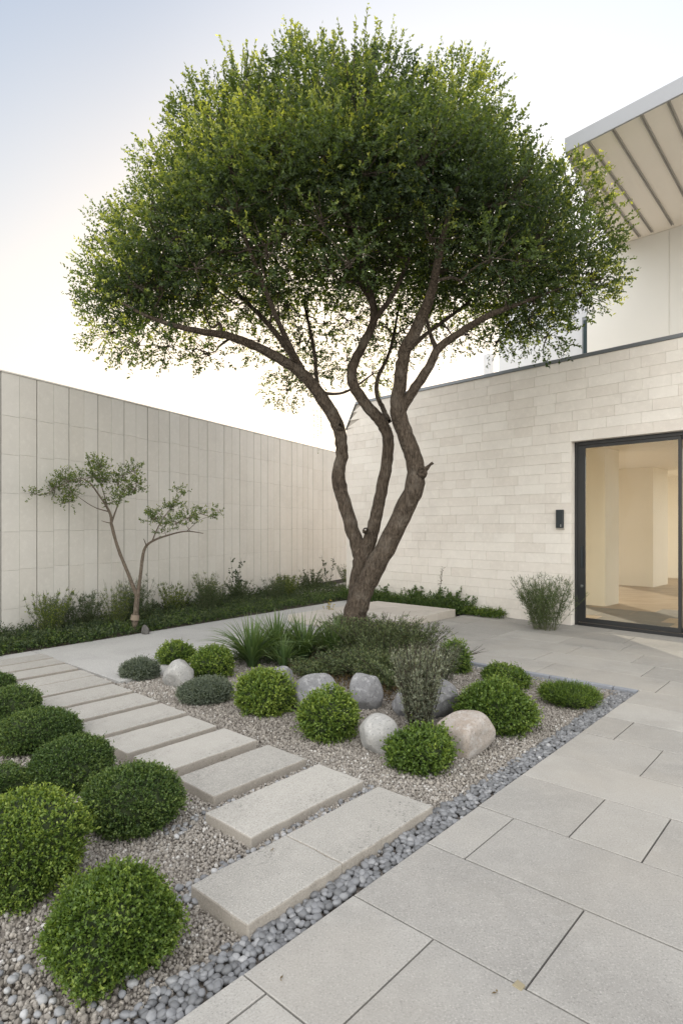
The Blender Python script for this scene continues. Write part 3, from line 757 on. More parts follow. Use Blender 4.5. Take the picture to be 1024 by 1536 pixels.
# knots
for (px_, py_, D_, r_) in ((631, 708, 7.02, .07), (548, 795, 7.3, .035), (510, 640, 7.42, .05)):
    c = px3(px_, py_, D_); sp = smooth_path([(*(c + [0, .05, -.02]), r_), (*(c + [0, -.02, 0]), r_ * .95), (*(c + [.0, -.05, .01]), r_ * .5)], 4); wood.append(tube(sp[:, :3], sp[:, 3], 10, rt, .12))

CC = np.array([.07, 7.35]); CRX, CRY, CRH, CZ0 = 3.0, 1.95, 3.05, 4.25
OUTL = np.array([(80, 700), (110, 500), (130, 420), (170, 345), (240, 275), (290, 185), (345, 110), (400, 90), (530, 100), (600, 100), (670, 100), (700, 140), (740, 195), (790, 245), (840, 285), (890, 330), (920, 390), (945, 480), (970, 700)], float)
def top_z(x, y):
    rx = (x - CC[0]) / CRX; ry = (y - CC[1]) / CRY; r2 = rx * rx + ry * ry
    h = CZ0 + CRH * np.sqrt(np.maximum(0, 1 - r2)) ** 1.05 + .14 * np.sin(x * 4.1 + 1) * np.cos(y * 3.3)
    pxx = CX + F * x / y; yo = 12 + np.interp(525 + (pxx - 525) / .92, OUTL[:, 0], OUTL[:, 1]) + 20 * np.sin(pxx * .062 + 1.2) + 12 * np.sin(pxx * .15 + x * 3)
    h = np.minimum(h, EYE + y * (HY - yo) / F)          # the crown narrows upward like an uneven cone
    return h - .25 * rx * (rx < 0) * -1 * .0
def bot_z(x, y):
    rx = (x - CC[0]) / CRX; ry = (y - CC[1]) / CRY; r2 = rx * rx + ry * ry
    return 3.7 + .75 * np.maximum(0, 1 - r2)
cl = []   # x y z radius density(0..1) outer?
# dome shell clumps by Poisson-like rejection
tries = 0; acc = []
while len(acc) < 100 and tries < 40000:
    tries += 1
    ph = rt.random() * 2 * math.pi; u = rt.random() ** .5 * .99
    x = CC[0] + (CRX - .3) * u * math.cos(ph); y = CC[1] + (CRY - .25) * u * math.sin(ph)
    t = rt.random()
    zt = top_z(x, y); z = zt - .36 - (.55 * t if u < .8 else .9 * t)
    z = max(z, bot_z(x, y) + .35)
    ny = abs(y - CC[1]) / CRY
    if u > .8: z = rt.uniform(bot_z(x, y) + .45 + .8 * ny ** 1.5, max(zt - .25, bot_z(x, y) + .55 + .8 * ny ** 1.5))
    p = np.array([x, y, z])
    if zt < bot_z(x, y) + .3: continue
    if all(np.linalg.norm((p - q) * [1, 1, 1.15]) > .61 for q in acc): acc.append(p)
for p in acc: cl.append((p, rt.uniform(.38, .62), 1.05))
# sparse inner and lower foliage
acc2 = []; tries = 0
while len(acc2) < 120 and tries < 20000:
    tries += 1
    ph = rt.random() * 2 * math.pi; u = rt.random() ** .5 * .93
    x = CC[0] + (CRX - .15) * u * math.cos(ph); y = CC[1] + (CRY - .1) * u * math.sin(ph)
    z = rt.uniform(bot_z(x, y) + .1, max(bot_z(x, y) + .12, min(bot_z(x, y) + 1.3, top_z(x, y) - .5)))
    if z != z: continue
    p = np.array([x, y, z])
    if all(np.linalg.norm(p - q) > .44 for q in acc2): acc2.append(p)
for p in acc2: cl.append((p, rt.uniform(.28, .45), .38))
# hanging skirts seen in the photo
for (px_, py_, D_, r_, dn) in [(700, 250, 6.6, .45, 1), (620, 230, 6.3, .45, 1), (530, 240, 6.2, .45, 1), (440, 240, 6.3, .45, 1), (360, 250, 6.6, .45, 1), (168, 500, 6.9, .32, .6), (205, 515, 6.8, .32, .6), (250, 520, 7.0, .3, .5), (310, 530, 7.2, .26, .45), (190, 440, 6.9, .42, .9), (240, 430, 6.6, .45, .9), (165, 410, 7.1, .36, .9),
                               (430, 585, 9.2, .34, .5), (470, 560, 9.4, .4, .5), (520, 540, 9.5, .42, .5), (560, 560, 9.5, .35, .45), (440, 545, 9.3, .4, .5), (590, 520, 9.3, .36, .4),
                               (700, 500, 7.6, .3, .35), (760, 490, 7.7, .34, .5), (820, 505, 7.6, .34, .55), (745, 515, 7.8, .26, .45), (870, 440, 7.0, .38, .85), (885, 420, 6.9, .34, .8), (800, 450, 6.9, .4, .6),
                               (875, 310, 7.2, .34, .9), (885, 350, 7.1, .34, .9), (850, 275, 7.2, .34, .9), (880, 385, 7.1, .34, .95), (160, 450, 7.2, .32, .85), (185, 350, 7.3, .34, .9), (260, 290, 7.4, .4, .95), (240, 250, 7.5, .3, .95)]:
    cl.append((px3(px_, py_, D_), r_, dn))
parts = []
crown_c = np.array([CC[0], CC[1], 4.1])
order = sorted(range(len(cl)), key=lambda i: np.linalg.norm(cl[i][0] - crown_c))
for i in order:
    c, r_, dn = cl[i]
    N_ = np.array([q[:3] for q in nodes]); R_ = np.array([q[3] for q in nodes])
    dv = c - N_; dist = np.linalg.norm(dv, axis=1)
    cost = dist + .9 * np.maximum(0, -dv[:, 2]) + .15 * np.linalg.norm(N_ - [.4, 7.3, 3.2], axis=1) - 1.2 * np.minimum(R_, .05)
    j = int(np.argmin(cost)); s = N_[j]; r0 = min(R_[j] * .62, .012 + .011 * dist[j]); r0 = max(r0, .007)
    L = dist[j]; mid = s + (c - s) * .5 + np.array([0, 0, -.10 * L]) + rt.normal(size=3) * .07 * L
    q1 = s + (c - s) * .22 + rt.normal(size=3) * .05 * L; q3 = s + (c - s) * .78 + rt.normal(size=3) * .06 * L
    sp = smooth_path([(*s, r0), (*q1, r0 * .85), (*mid, r0 * .7), (*q3, r0 * .5), (*c, r0 * .3)], 4)
    wood.append(tube(sp[:, :3], sp[:, 3], 5, rt, .05)); nodes += [tuple(x) for x in sp[3::2]]
    # twigs
    for _ in range(8):
        d = unit(rt.normal(size=3) + unit(c - crown_c) * .8 + [0, 0, .4]); e_ = c + d * r_ * 1.0
        sp = smooth_path([(*(c - d * .05), .006), (*(c + d * r_ * .5 + rt.normal(size=3) * .04), .004), (*e_, .002)], 3); wood.append(tube(sp[:, :3], sp[:, 3], 3, rt, 0))
for (c, r_, dn) in cl:
    out = unit(c - crown_c + np.array([0, 0, .3]))
    n = int(1180 * r_ * r_ * dn * (1 if dn > .8 else .9)) if dn > .8 else int(470 * r_ * r_ * dn / .4)
    d = unit(rt.normal(size=(n, 3)))
    rad = r_ * (.25 + .75 * rt.random(n) ** (.38 if dn > .8 else .6))
    base = c + d * rad[:, None] * [1.12, 1.12, .74]
    dirs = unit(d * 1.1 + out * .35 + np.array([0, 0, .35 if dn > .8 else -.05]) + rt.normal(size=(n, 3)) * .35)
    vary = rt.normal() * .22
    lit_tint = np.clip(.34 + vary + .40 * (d @ unit(out + np.array([0, 0, .8]))), .03, .98)  # upward, outward leaves tinted lighter: highlights painted in along with young growth
    parts.append(sprays(base, dirs, rt.uniform(.10, .22, n), 12, .040, .023, 1.0, lit_tint * .55, lit_tint * 1.2, rt))
# upright shoots that break the outline
ns = 60
ph = rt.random(ns) * 2 * math.pi; u = rt.random(ns) ** .5 * 1.0
x = CC[0] + (CRX - .2) * u * np.cos(ph); y = CC[1] + (CRY - .15) * u * np.sin(ph); z = top_z(x, y) - .18
base = np.stack([x, y, z], 1); dirs = unit(unit(base - crown_c) * .55 + np.array([0, 0, 1.0]) + rt.normal(size=(ns, 3)) * .16)
ln = rt.uniform(.2, .42, ns)
for q in range(44):                       # bunches of long new shoots standing out of the top
    p_ = rt.random() * 2 * math.pi; u_ = .35 + .6 * rt.random() ** .7; x = CC[0] + (CRX - .25) * u_ * math.cos(p_); y = CC[1] + (CRY - .2) * u_ * math.sin(p_)
    m_ = rt.integers(3, 7); b_ = np.array([x, y, top_z(x, y) - .15]) + rt.normal(size=(m_, 3)) * [.09, .09, .05]; L_ = rt.uniform(.30, .66)
    dd = unit(unit(b_ - crown_c) * .35 + np.array([0, 0, .9]) + rt.normal(size=(m_, 3)) * .24)
    base = np.vstack([base, b_]); dirs = np.vstack([dirs, dd]); ln = np.append(ln, L_ * rt.uniform(.55, 1.05, m_))
ns = len(base)
for k in range(ns):
    sp = np.array([base[k] - dirs[k] * .2, base[k] + dirs[k] * ln[k] * .5, base[k] + dirs[k] * ln[k]]); wood.append(tube(sp, [.006, .004, .0015], 3, rt, 0))
parts.append(sprays(base - dirs * .1, dirs, ln + .12, 46, .040, .023, 1.1, .35, .9, rt, .2))
# side shoots
ns = 170
sub = np.array([p for p in acc])[rt.integers(0, len(acc), ns)]
o_ = unit((sub - crown_c) * [1, 1, .5]); base = sub + o_ * .3
dirs = unit(o_ + rt.normal(size=(ns, 3)) * .35 + [0, 0, .35])
parts.append(sprays(base, dirs, rt.uniform(.2, .42, ns), 30, .036, .020, 1.1, .3, .85, rt, .1))
# hanging strands under the left limb
for (px_, py_, ln_) in ((470, 605, .45), (476, 607, .62), (481, 606, .38)):
    p0 = px3(px_, py_, 7.6); parts.append(sprays(p0[None], np.array([[.02, 0, -1.]]), ln_, 26, .02, .012, 1.0, .3, .4, rt))
    wood.append(tube([p0 + [0, 0, .15], p0, p0 - [0, 0, ln_]], [.004, .003, .0015], 3, rt, 0))
V, Fq, T = merge(parts); V = V - T0
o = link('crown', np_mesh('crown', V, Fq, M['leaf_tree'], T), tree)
V, Fq, T = merge(wood); V = V - T0
link('trunk', np_mesh('trunk', V, Fq, M['bark'], None, True), tree)
tag(tree, 'large spreading evergreen tree with three twisting trunks rising from the garden bed', 'tree')
print('crown leaves', sum(len(p[1]) for p in parts))

# ------------------------------------------------------------------ small tree in front of the panel wall
rs = np.random.default_rng(15)
D_ = 8.35
base = gnd(200, 951, 0)
t2 = empty('young_tree', (base[0], base[1], 0)); T1 = np.array(t2.location)
st = {
 'a': [(200, 955, D_, .075), (203, 925, D_, .058), (206, 893, D_, .05)],
 'b': [(206, 896, D_, .04), (192, 860, D_, .034), (178, 825, D_, .032), (168, 790, D_, .03), (165, 770, D_, .026), (150, 745, D_ - .1, .018), (125, 718, D_ - .2, .010), (85, 730, D_ - .3, .005)],
 'c': [(206, 896, D_, .038), (211, 860, D_ + .05, .034), (216, 826, D_ + .1, .03), (228, 812, D_ + .1, .024), (255, 802, D_, .018), (280, 797, D_, .013), (305, 800, D_, .007)],
 'd': [(166, 788, D_, .022), (174, 765, D_ + .1, .015), (182, 745, D_ + .2, .010), (200, 720, D_ + .2, .005)],
 'e': [(167, 785, D_, .012), (158, 783, D_, .008), (152, 781, D_, .004)],
 'f': [(220, 820, D_ + .1, .014), (217, 812, D_, .009), (215, 808, D_, .005)],
 'g': [(228, 812, D_ + .1, .016), (240, 785, D_ + .2, .010), (255, 765, D_ + .25, .005)],
 'h': [(165, 768, D_, .014), (140, 760, D_ + .2, .008), (110, 740, D_ + .4, .004)],
 'i': [(160, 755, D_, .012), (150, 720, D_ + .3, .007), (145, 695, D_ + .3, .004)],
 'j': [(280, 797, D_, .008), (300, 780, D_ + .1, .005), (322, 773, D_ + .1, .003)],
}
wood = []; nd = []
for k, l in st.items():
    sp = smooth_path(tr_(l), 5); wood.append(tube(sp[:, :3], sp[:, 3] * .70, 8, rs, .05))
    if k not in 'a': nd += [tuple(x) for x in sp[len(sp) // 3:]]
clumps = [(60, 742, .10), (82, 735, .15), (105, 722, .17), (130, 712, .18), (150, 702, .16), (140, 690, .08), (115, 745, .12), (160, 722, .15), (182, 712, .15), (202, 705, .13), (205, 728, .13), (178, 745, .12), (195, 738, .10), (95, 750, .10),
          (165, 755, .06), (240, 775, .13), (262, 760, .14), (268, 745, .08), (285, 772, .12), (262, 785, .12), (300, 777, .09), (320, 773, .08), (245, 795, .08), (230, 770, .06)]
parts = []
for (x_, y_, r_) in clumps:
    for q in range(2):
        c = px3(x_ + rs.normal() * 4, y_ + rs.normal() * 4, D_ + rs.normal() * .28)
        N_ = np.array([q_[:3] for q_ in nd]); j = int(np.argmin(np.linalg.norm(N_ - c, axis=1))); s = N_[j]
        sp = smooth_path([(*s, .006), (*(s + (c - s) * .5 + rs.normal(size=3) * .03), .004), (*c, .003)], 4); wood.append(tube(sp[:, :3], sp[:, 3], 4, rs, 0)); nd.append((*c, .003))
        r_ *= 1.25; n = int(500 * r_ * r_) + 4; d = unit(rs.normal(size=(n, 3))); bs = c + d * (r_ * rs.random(n)[:, None]) * [1.1, 1.1, .7] * .8
        for b_ in bs[:: 3]: wood.append(tube([c, (c + b_) / 2 + rs.normal(size=3) * .01, b_], [.003, .0025, .0015], 3, rs, 0))
        dirs = unit(d * .6 + [0, 0, .5] + rs.normal(size=(n, 3)) * .3)
        parts.append(sprays(bs, dirs, rs.uniform(.05, .12, n), 9, .031, .016, 1.0, .35, .62, rs, .1))
V, Fq, T = merge(parts); link('crown', np_mesh('crown', V - T1, Fq, M['leaf_tree'], T), t2)
V, Fq, T = merge(wood); link('trunk', np_mesh('trunk', V - T1, Fq, M['bark_pale'], None, True), t2)
d = MB(); 
sp = smooth_path([(*px3(202, 930, D_), .062), (*px3(203, 922, D_), .056)], 3); V, Fq, T = tube(sp[:, :3], sp[:, 3], 12, rs, .01)
link('trunk_wrap', np_mesh('trunk_wrap', V - T1, Fq, plain('jute', (.20, .155, .115), .9), None, True), t2)
tag(t2, 'slim young tree with a forked pale stem in front of the panel wall', 'tree')

# ------------------------------------------------------------------ clipped shrubs
def lumps(r, n, amp):
    return unit(r.normal(size=(n, 3))), amp * (.4 + r.random(n)), 5 + 22 * r.random(n)
def shrub(name, x0, x1, yt, yb, label, cat, mat, leaf, wid, dens, seed, group=None, lump=.10, flat=1.0, gz=GZ, shoot=None, tint=(.28, .72), fuzz=.04, spread=.9, up=.25):
    r = np.random.default_rng(seed)
    Df = F * (EYE - gz) / (yb - HY)
    W_ = (x1 - x0) / F * Df; Dc = Df + W_ * .40; Wd = (x1 - x0) / F * Dc
    X = ((x0 + x1) / 2 - CX) / F * Dc
    Hh = EYE - (yt - HY) / F * (Dc + Wd * .08) - gz
    rx = Wd / 2 * .87; rz = Hh * .56; zc = Hh * .97 - rz
    lump = lump * 1.7; ld, la, lk = lumps(r, 34, lump)
    def radial(d):
        q = 1 + ((np.exp(lk[None] * (d @ ld.T - 1))) * la[None]).sum(1) - lump * .9
        return q
    root = empty(name, (X, Dc, gz), 0)
    # sample directions; more on the upper part
    n = int(dens * 4 * math.pi * rx * rx)
    d = unit(r.normal(size=(int(n * 1.3), 3))); d = d[d[:, 2] > -.78][:n]; n = len(d)
    sq = (np.abs(d[:, 2]) ** 1.0)
    q = radial(d); sh = np.array([rx, rx * .95, rz])
    depth = 1 - .20 * r.random(n) ** 1.8
    P = d * sh * (q * depth)[:, None] * flat + [0, 0, zc]
    if shoot is None: shoot = leaf * 2.6
    keep = P[:, 2] > .0; P, d, q, depth = P[keep], d[keep], q[keep], depth[keep]; n = len(P)
    P = P - d * shoot * .6
    dirs = unit(d + [0, 0, up] + r.normal(size=(n, 3)) * .35)
    # colour: young growth on the lumps, duller between
    lumpy = np.clip((q - 1) / (lump + 1e-3), -1, 1.2)
    t0 = tint[0] + .08 * lumpy + r.normal(size=n) * .08; t1 = tint[1] + .14 * lumpy + r.normal(size=n) * .10
    v, f, t = sprays(P, dirs, shoot * r.uniform(.7, 1.3 + fuzz * 6, n) * np.where(r.random(n) < .03, 1.7, 1), 8, leaf, wid, spread, t0, t1, r, up * .6)
    link('foliage', np_mesh('foliage', v, f, mat, t), root)
    # twiggy inner body
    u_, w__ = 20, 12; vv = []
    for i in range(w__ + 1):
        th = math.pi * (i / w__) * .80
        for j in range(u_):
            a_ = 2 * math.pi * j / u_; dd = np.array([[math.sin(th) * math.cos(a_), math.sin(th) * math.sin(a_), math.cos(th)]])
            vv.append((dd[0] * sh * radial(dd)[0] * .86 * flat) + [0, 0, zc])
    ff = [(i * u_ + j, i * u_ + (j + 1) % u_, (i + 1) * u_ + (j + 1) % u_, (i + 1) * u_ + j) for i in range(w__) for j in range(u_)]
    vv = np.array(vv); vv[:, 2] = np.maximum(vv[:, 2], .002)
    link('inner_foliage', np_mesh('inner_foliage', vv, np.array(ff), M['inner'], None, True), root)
    tag(root, label, cat, group); return root
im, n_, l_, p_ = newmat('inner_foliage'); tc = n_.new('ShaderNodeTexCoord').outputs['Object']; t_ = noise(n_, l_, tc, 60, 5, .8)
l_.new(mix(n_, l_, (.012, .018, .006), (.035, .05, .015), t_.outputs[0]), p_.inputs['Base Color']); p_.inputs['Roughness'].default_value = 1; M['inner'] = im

GL = 'clipped boxwood mounds left of the stepping slabs'; GR = 'low shrubs among the rocks'
shrub('boxwood', 64, 266, 1306, 1498, 'nearest and largest round boxwood, bright green, beside the grey pebbles', 'shrub', M['leaf_bright'], .013, .0085, 7600, 1, GL, .10, tint=(.18, .62))
shrub('boxwood', -55, 135, 1202, 1376, 'lumpy yellow-green boxwood cut by the left edge, second nearest', 'shrub', M['leaf_bright'], .013, .0085, 6200, 2, GL, .16, tint=(.25, .78))
shrub('boxwood', 118, 280, 1147, 1266, 'broad dark green boxwood beside the third stepping slab', 'shrub', M['leaf_box'], .012, .0075, 6000, 3, GL, .05, tint=(.22, .70))
shrub('boxwood', 37, 178, 1104, 1198, 'dark oval boxwood just behind the broad one by the slabs', 'shrub', M['leaf_box'], .012, .0075, 5200, 4, GL, .05, tint=(.22, .68))
shrub('boxwood', -8, 126, 1061, 1140, 'oval boxwood in the middle of the dark row at the left edge', 'shrub', M['leaf_box'], .012, .0075, 4600, 5, GL, .05, tint=(.22, .68))
shrub('boxwood', -30, 63, 1030, 1092, 'small dark boxwood, second farthest of the row at the left edge', 'shrub', M['leaf_box'], .013, .008, 4000, 6, GL, .05, tint=(.22, .66))
shrub('boxwood', -40, 25, 1009, 1045, 'farthest boxwood of the left row, only its tip in view', 'shrub', M['leaf_box'], .013, .008, 3600, 7, GL, .05, tint=(.22, .66))
shrub('boxwood', -55, 44, 1147, 1212, 'small boxwood at the left edge above the yellow-green one', 'shrub', M['leaf_box'], .012, .0075, 4600, 8, GL, .12, tint=(.25, .72))
shrub('boxwood', 235, 296, 964, 1003, 'small bright shrub behind the leftmost pale rock', 'shrub', M['leaf_bright'], .02, .013, 2300, 9, GR, .08, gz=-.03, tint=(.25, .7))
shrub('boxwood', 285, 352, 970, 1022, 'bright green round shrub right of the leftmost pale rock', 'shrub', M['leaf_bright'], .022, .0130, 2500, 11, GR, .08, tint=(.2, .7))
shrub('boxwood', 350, 438, 1005, 1080, 'bright lime green shrub left of the grey boulders', 'shrub', M['leaf_bright'], .021, .0125, 3200, 13, GR, .08, tint=(.28, .82))
shrub('boxwood', 445, 543, 1036, 1118, 'green shrub with loose shoots in front of the grey boulders', 'shrub', M['leaf_bright'], .021, .0125, 3000, 14, GR, .09, tint=(.22, .72))
shrub('boxwood', 575, 682, 1095, 1166, 'frontmost dark green shrub between the two pale round rocks', 'shrub', M['leaf_bright'], .022, .0130, 3000, 15, GR, .08, tint=(.12, .52))
shrub('boxwood', 685, 798, 1025, 1108, 'large dark green shrub right of the tan boulder', 'shrub', M['leaf_bright'], .022, .0130, 3000, 16, GR, .08, tint=(.12, .55))
shrub('boxwood', 717, 795, 1001, 1033, 'low green shrub near the far kerb behind the large dark shrub', 'shrub', M['leaf_bright'], .018, .011, 2600, 17, GR, .10, tint=(.18, .55))
shrub('boxwood', 810, 896, 1027, 1067, 'low feathery cushion shrub at the right corner of the gravel bed', 'shrub', M['leaf_bright'], .020, .006, 3600, 18, GR, .08, tint=(.18, .5), up=.8)
shrub('boxwood', 655, 706, 963, 1013, 'small round shrub with spiky twigs beside the far paving', 'shrub', M['leaf_bright'], .02, .012, 2400, 19, GR, .08, tint=(.15, .58), fuzz=.12)
shrub('santolina', 178, 243, 988, 1023, 'low grey-green cushion plant at the concrete path edge', 'shrub', M['leaf_grey'], .013, .008, 4200, 10, 'grey cushion plants', .05, tint=(.15, .6))
shrub('santolina', 263, 352, 1018, 1060, 'wider grey-green cushion plant in front of the leftmost pale rock', 'shrub', M['leaf_grey'], .012, .007, 5200, 12, 'grey cushion plants', .05, tint=(.2, .65))

# ------------------------------------------------------------------ rocks
def rock(x0, x1, yt, yb, label, mat, seed, shape=(1, 1, 1), rot=0, gz=GZ, cut=3, deep=.85):
    r = np.random.default_rng(seed)
    Df = F * (EYE - gz) / (yb - HY); Wd = (x1 - x0) / F * Df; Dc = Df + Wd * .38; Wd = (x1 - x0) / F * Dc
    X = ((x0 + x1) / 2 - CX) / F * Dc; Hh = EYE - (yt - HY) / F * (Dc) - gz
    import bmesh
    bm = bmesh.new(); bmesh.ops.create_icosphere(bm, subdivisions=5, radius=1)
    V = np.array([v.co[:] for v in bm.verts])
    pl = unit(r.normal(size=(9, 3)) * [1, 1, .9]); off = .64 + .30 * r.random(9)
    for k in range(9):                                             # soft planar facets
        h = V @ pl[k] - off[k]; V = V - np.outer(np.maximum(h, 0) * .82, pl[k])
    ph = r.random((6, 3)) * 6; am = .035
    for k in range(6):
        fr = unit(r.normal(size=(1, 3)))[0] * (2 + k * 1.6); V = V * (1 + am / (1 + k * .5) * np.sin(V @ fr + ph[k, 0]))[:, None]
    s = V.max(0) - V.min(0); V = (V - V.min(0)) / s - .5
    zz = V[:, 2] + .5; tap = 1 - (1 - shape[2]) * zz; V[:, 0] *= tap; V[:, 1] *= tap
    V[:, 0] *= Wd; V[:, 1] *= Wd * deep; V[:, 2] = (V[:, 2] + .5) * Hh * 1.32 - Hh * .32
    c, s_ = math.cos(0), math.sin(0)
    for v, q in zip(bm.verts, V): v.co = q
    me = bpy.data.meshes.new('boulder'); bm.to_mesh(me); bm.free(); me.materials.append(mat)
    me.polygons.foreach_set('use_smooth', np.ones(len(me.polygons), bool))
    o = link('boulder', me); o.location = (X, Dc, gz); tag(o, label, 'boulder', 'boulders in the gravel bed'); return o
rock(246, 291, 988, 1031, 'leftmost pale rock beside the grey cushion plants', M['rock_white'], 31)
rock(398, 442, 999, 1045, 'small grey boulder half hidden behind the lime green shrub', M['rock_grey'], 32)
rock(436, 508, 1009, 1070, 'broad speckled grey boulder left of the blocky one', M['rock_grey'], 33)
rock(521, 577, 1010, 1066, 'blocky upright grey boulder with a flat top', M['rock_grey'], 34, (1, 1, .85))
rock(588, 690, 1016, 1082, 'large grey boulder behind the silvery upright plant', M['rock_grey'], 35)
rock(538, 600, 1072, 1130, 'round whitish rock at the front left of the dark shrub', M['rock_white'], 36)
rock(655, 744, 1071, 1137, 'smooth tan and pink boulder at the front right', M['rock_tan'], 37)

# ------------------------------------------------------------------ loose plants
def wisps(name, label, cat, mats, P0, H, R, n, nleaf, leaf, wid, seed, group=None, lean=.35, tint=(.3, .6), stemr=.0025, spread=.8, up=.5):
    """upright leafy stems from one base"""
    r = np.random.default_rng(seed); root = empty(name, tuple(P0)); W, Lf = [], []
    for i in range(n):
        a_ = r.random() * 6.283; rr_ = R * r.random() ** .6; b_ = np.array([math.cos(a_) * rr_ * .45, math.sin(a_) * rr_ * .45, 0])
        h = H * (.55 + .5 * r.random()); tip = b_ + np.array([math.cos(a_) * rr_ * .8 + r.normal() * lean * .25 * h, math.sin(a_) * rr_ * .8 + r.normal() * lean * .25 * h, h])
        mid = (b_ + tip) / 2 + np.array([-math.cos(a_), -math.sin(a_), 0]) * rr_ * .12 + r.normal(size=3) * .02
        sp = smooth_path([(*b_, stemr), (*mid, stemr * .8), (*tip, stemr * .4)], 4); W.append(tube(sp[:, :3], sp[:, 3], 3, r, 0))
        k = r.integers(2, len(sp) - 0, nleaf) if False else (r.random(nleaf) ** .75 * (len(sp) - 2)).astype(int) + 1
        ps = sp[k, :3] + r.normal(size=(nleaf, 3)) * .004; d = unit(unit(tip - b_) * .5 + r.normal(size=(nleaf, 3)) * .6 + [0, 0, up * .4])
        Lf.append(sprays(ps, d, leaf * 1.6, 4, leaf, wid, spread, tint[0], tint[1], r, up * .3))
    V, Fq, T = merge(Lf); link('foliage', np_mesh('foliage', V, Fq, mats[0], T), root)
    V, Fq, T = merge(W); link('stem', np_mesh('stem', V, Fq, mats[1], T), root)
    tag(root, label, cat, group); return root
st_m = plain('green_stem', (.10, .11, .05), .8)

def blades(name, label, cat, P0, H, R, n, wid, seed, mat, group=None, arch=.8):
    r = np.random.default_rng(seed); root = empty(name, tuple(P0)); V, Fq, T = [], [], []; k = 0
    for i in range(n):
        a_ = r.random() * 6.283; dr_ = np.array([math.cos(a_), math.sin(a_), 0]); h = H * (.6 + .5 * r.random()); ou = R * (.15 + r.random() * .95)
        b_ = dr_ * .05 * r.random() + np.array([0, 0, 0]); side = np.array([-dr_[1], dr_[0], 0]); m_ = 7; w0 = wid * (.7 + .5 * r.random()); tw = r.normal() * .3
        for s in range(m_):
            t = s / (m_ - 1); fall = arch * max(0, ou / R - .3) * t ** 2.6 * h * .75
            p = b_ + dr_ * ou * t ** 1.35 + np.array([0, 0, h * (t ** .85) - fall])
            ww = w0 * (1 - t ** 2.2) * .5 + .0006; sd_ = side * math.cos(tw * t) + np.array([0, 0, 1]) * math.sin(tw * t)
            V += [p - sd_ * ww, p + np.array([0, 0, -ww * .5]), p + sd_ * ww]
            T += [.25 + .45 * t + r.normal() * .05] * 3
        for s in range(m_ - 1):
            q = k + s * 3; Fq += [(q, q + 1, q + 4, q + 3), (q + 1, q + 2, q + 5, q + 4)]
        k += m_ * 3
    link('blades', np_mesh('blades', np.array(V), np.array(Fq), mat, np.clip(T, 0, 1), True), root).name = 'leaf_tuft'
    tag(root, label, cat, group); return root
GS = 'strappy leaved clumps by the path'
for i, (x_, y_, h_, r_, n_b, lab) in enumerate([(378, 1000, .56, .58, 170, 'nearest strappy green clump, arching over the pale rocks'), (415, 990, .58, .48, 170, 'second strappy clump just behind the nearest one'),
        (455, 992, .56, .46, 170, 'third strappy clump along the concrete path'), (500, 990, .54, .42, 150, 'farthest strappy clump beside the big trunk'), (425, 1004, .36, .30, 80, 'short strappy clump behind the lime green shrub')]):
    p = gnd(x_, y_, -.02); blades('strap_leaf_plant', lab, 'plant', p, h_, r_, n_b, .021, 50 + i, M['blade'], GS)

p = gnd(817, 944, 0.0)
wisps('wall_grass', 'tall feathery spiky plant against the limestone wall left of the door', 'plant', [M['blade_tall'], st_m], p, .78, .36, 130, 20, .045, .006, 61, lean=.5, tint=(.3, .8), up=1.2, spread=.5)

# rosemary-like mass under the tree
GM = 'loose grey-green bushes at the foot of the big tree'
for i, (x_, y_, h_, r_, n_s, lab) in enumerate([(480, 1015, .12, .24, 80, 'loose bush left of the trunk behind the boulders'), (535, 985, .36, .30, 120, 'loose bush right in front of the trunk base'),
        (565, 992, .40, .36, 160, 'tallest loose bush just right of the trunk base'), (610, 992, .36, .32, 140, 'loose bush between the trunk and the silvery plant'), (545, 1012, .26, .34, 130, 'low loose bush behind the blocky grey boulder'),
        (595, 1030, .26, .3, 120, 'low loose bush left of the silvery plant'), (530, 958, .30, .24, 90, 'loose bush behind the trunk beside the strappy clumps')]):
    p = gnd(x_, y_, -.03)
    wisps('rosemary', lab, 'bush', [M['leaf_rosemary'], M['twig']], p, h_ * (1.12 if i in (1, 2, 3) else .95) + .04, r_ * 1.25, int(n_s * 1.7), 15, .025, .0085, 70 + i, GM, lean=.75, tint=(.2 + .06 * (i % 3), .8), up=.9, spread=.7)
p = gnd(628, 1094, GZ)
wisps('silver_plant', 'upright silvery feathery plant in front of the large grey boulder', 'plant', [M['leaf_silver'], M['twig']], p, .62, .15, 230, 22, .022, .0065, 85, lean=.34, tint=(.3, 1.0), up=.9, spread=.6)
p = gnd(655, 1030, GZ)
wisps('silver_plant', 'pale shrubby plant behind the large grey boulder', 'plant', [M['leaf_silver'], M['twig']], p, .42, .20, 110, 14, .022, .006, 86, lean=.3, tint=(.2, .6), up=.7)
# reddish creeping cover between boulders
def cover(name, areaf, n, hfun, leaf, wid, mat, seed, tint=(.3, .6), nl=7, soilz=0.0, up=.5):
    r = np.random.default_rng(seed); P = areaf(n, r); h = hfun(P) * (.35 + .65 * r.random(len(P)))
    P3 = np.stack([P[:, 0], P[:, 1], soilz + h * r.random(len(P)) ** .5], 1)
    d = unit(r.normal(size=P3.shape) * .6 + [0, 0, up])
    v, f, t = sprays(P3, d, leaf * 2.4, nl, leaf, wid, .9, tint[0] + r.normal(size=len(P)) * .1, tint[1] + r.normal(size=len(P)) * .12, r, .2)
    o = link(name, np_mesh(name, v, f, mat, t)); return tag(o, kind='stuff')
def quad_area(pts):
    q = np.array(pts)
    def f(n, r):
        u, v = r.random(n)[:, None], r.random(n)[:, None]
        return (q[0] * (1 - u) + q[1] * u) * (1 - v) + (q[3] * (1 - u) + q[2] * u) * v
    return f
g2 = lambda x, y, z=0: gnd(x, y, z)[:2]
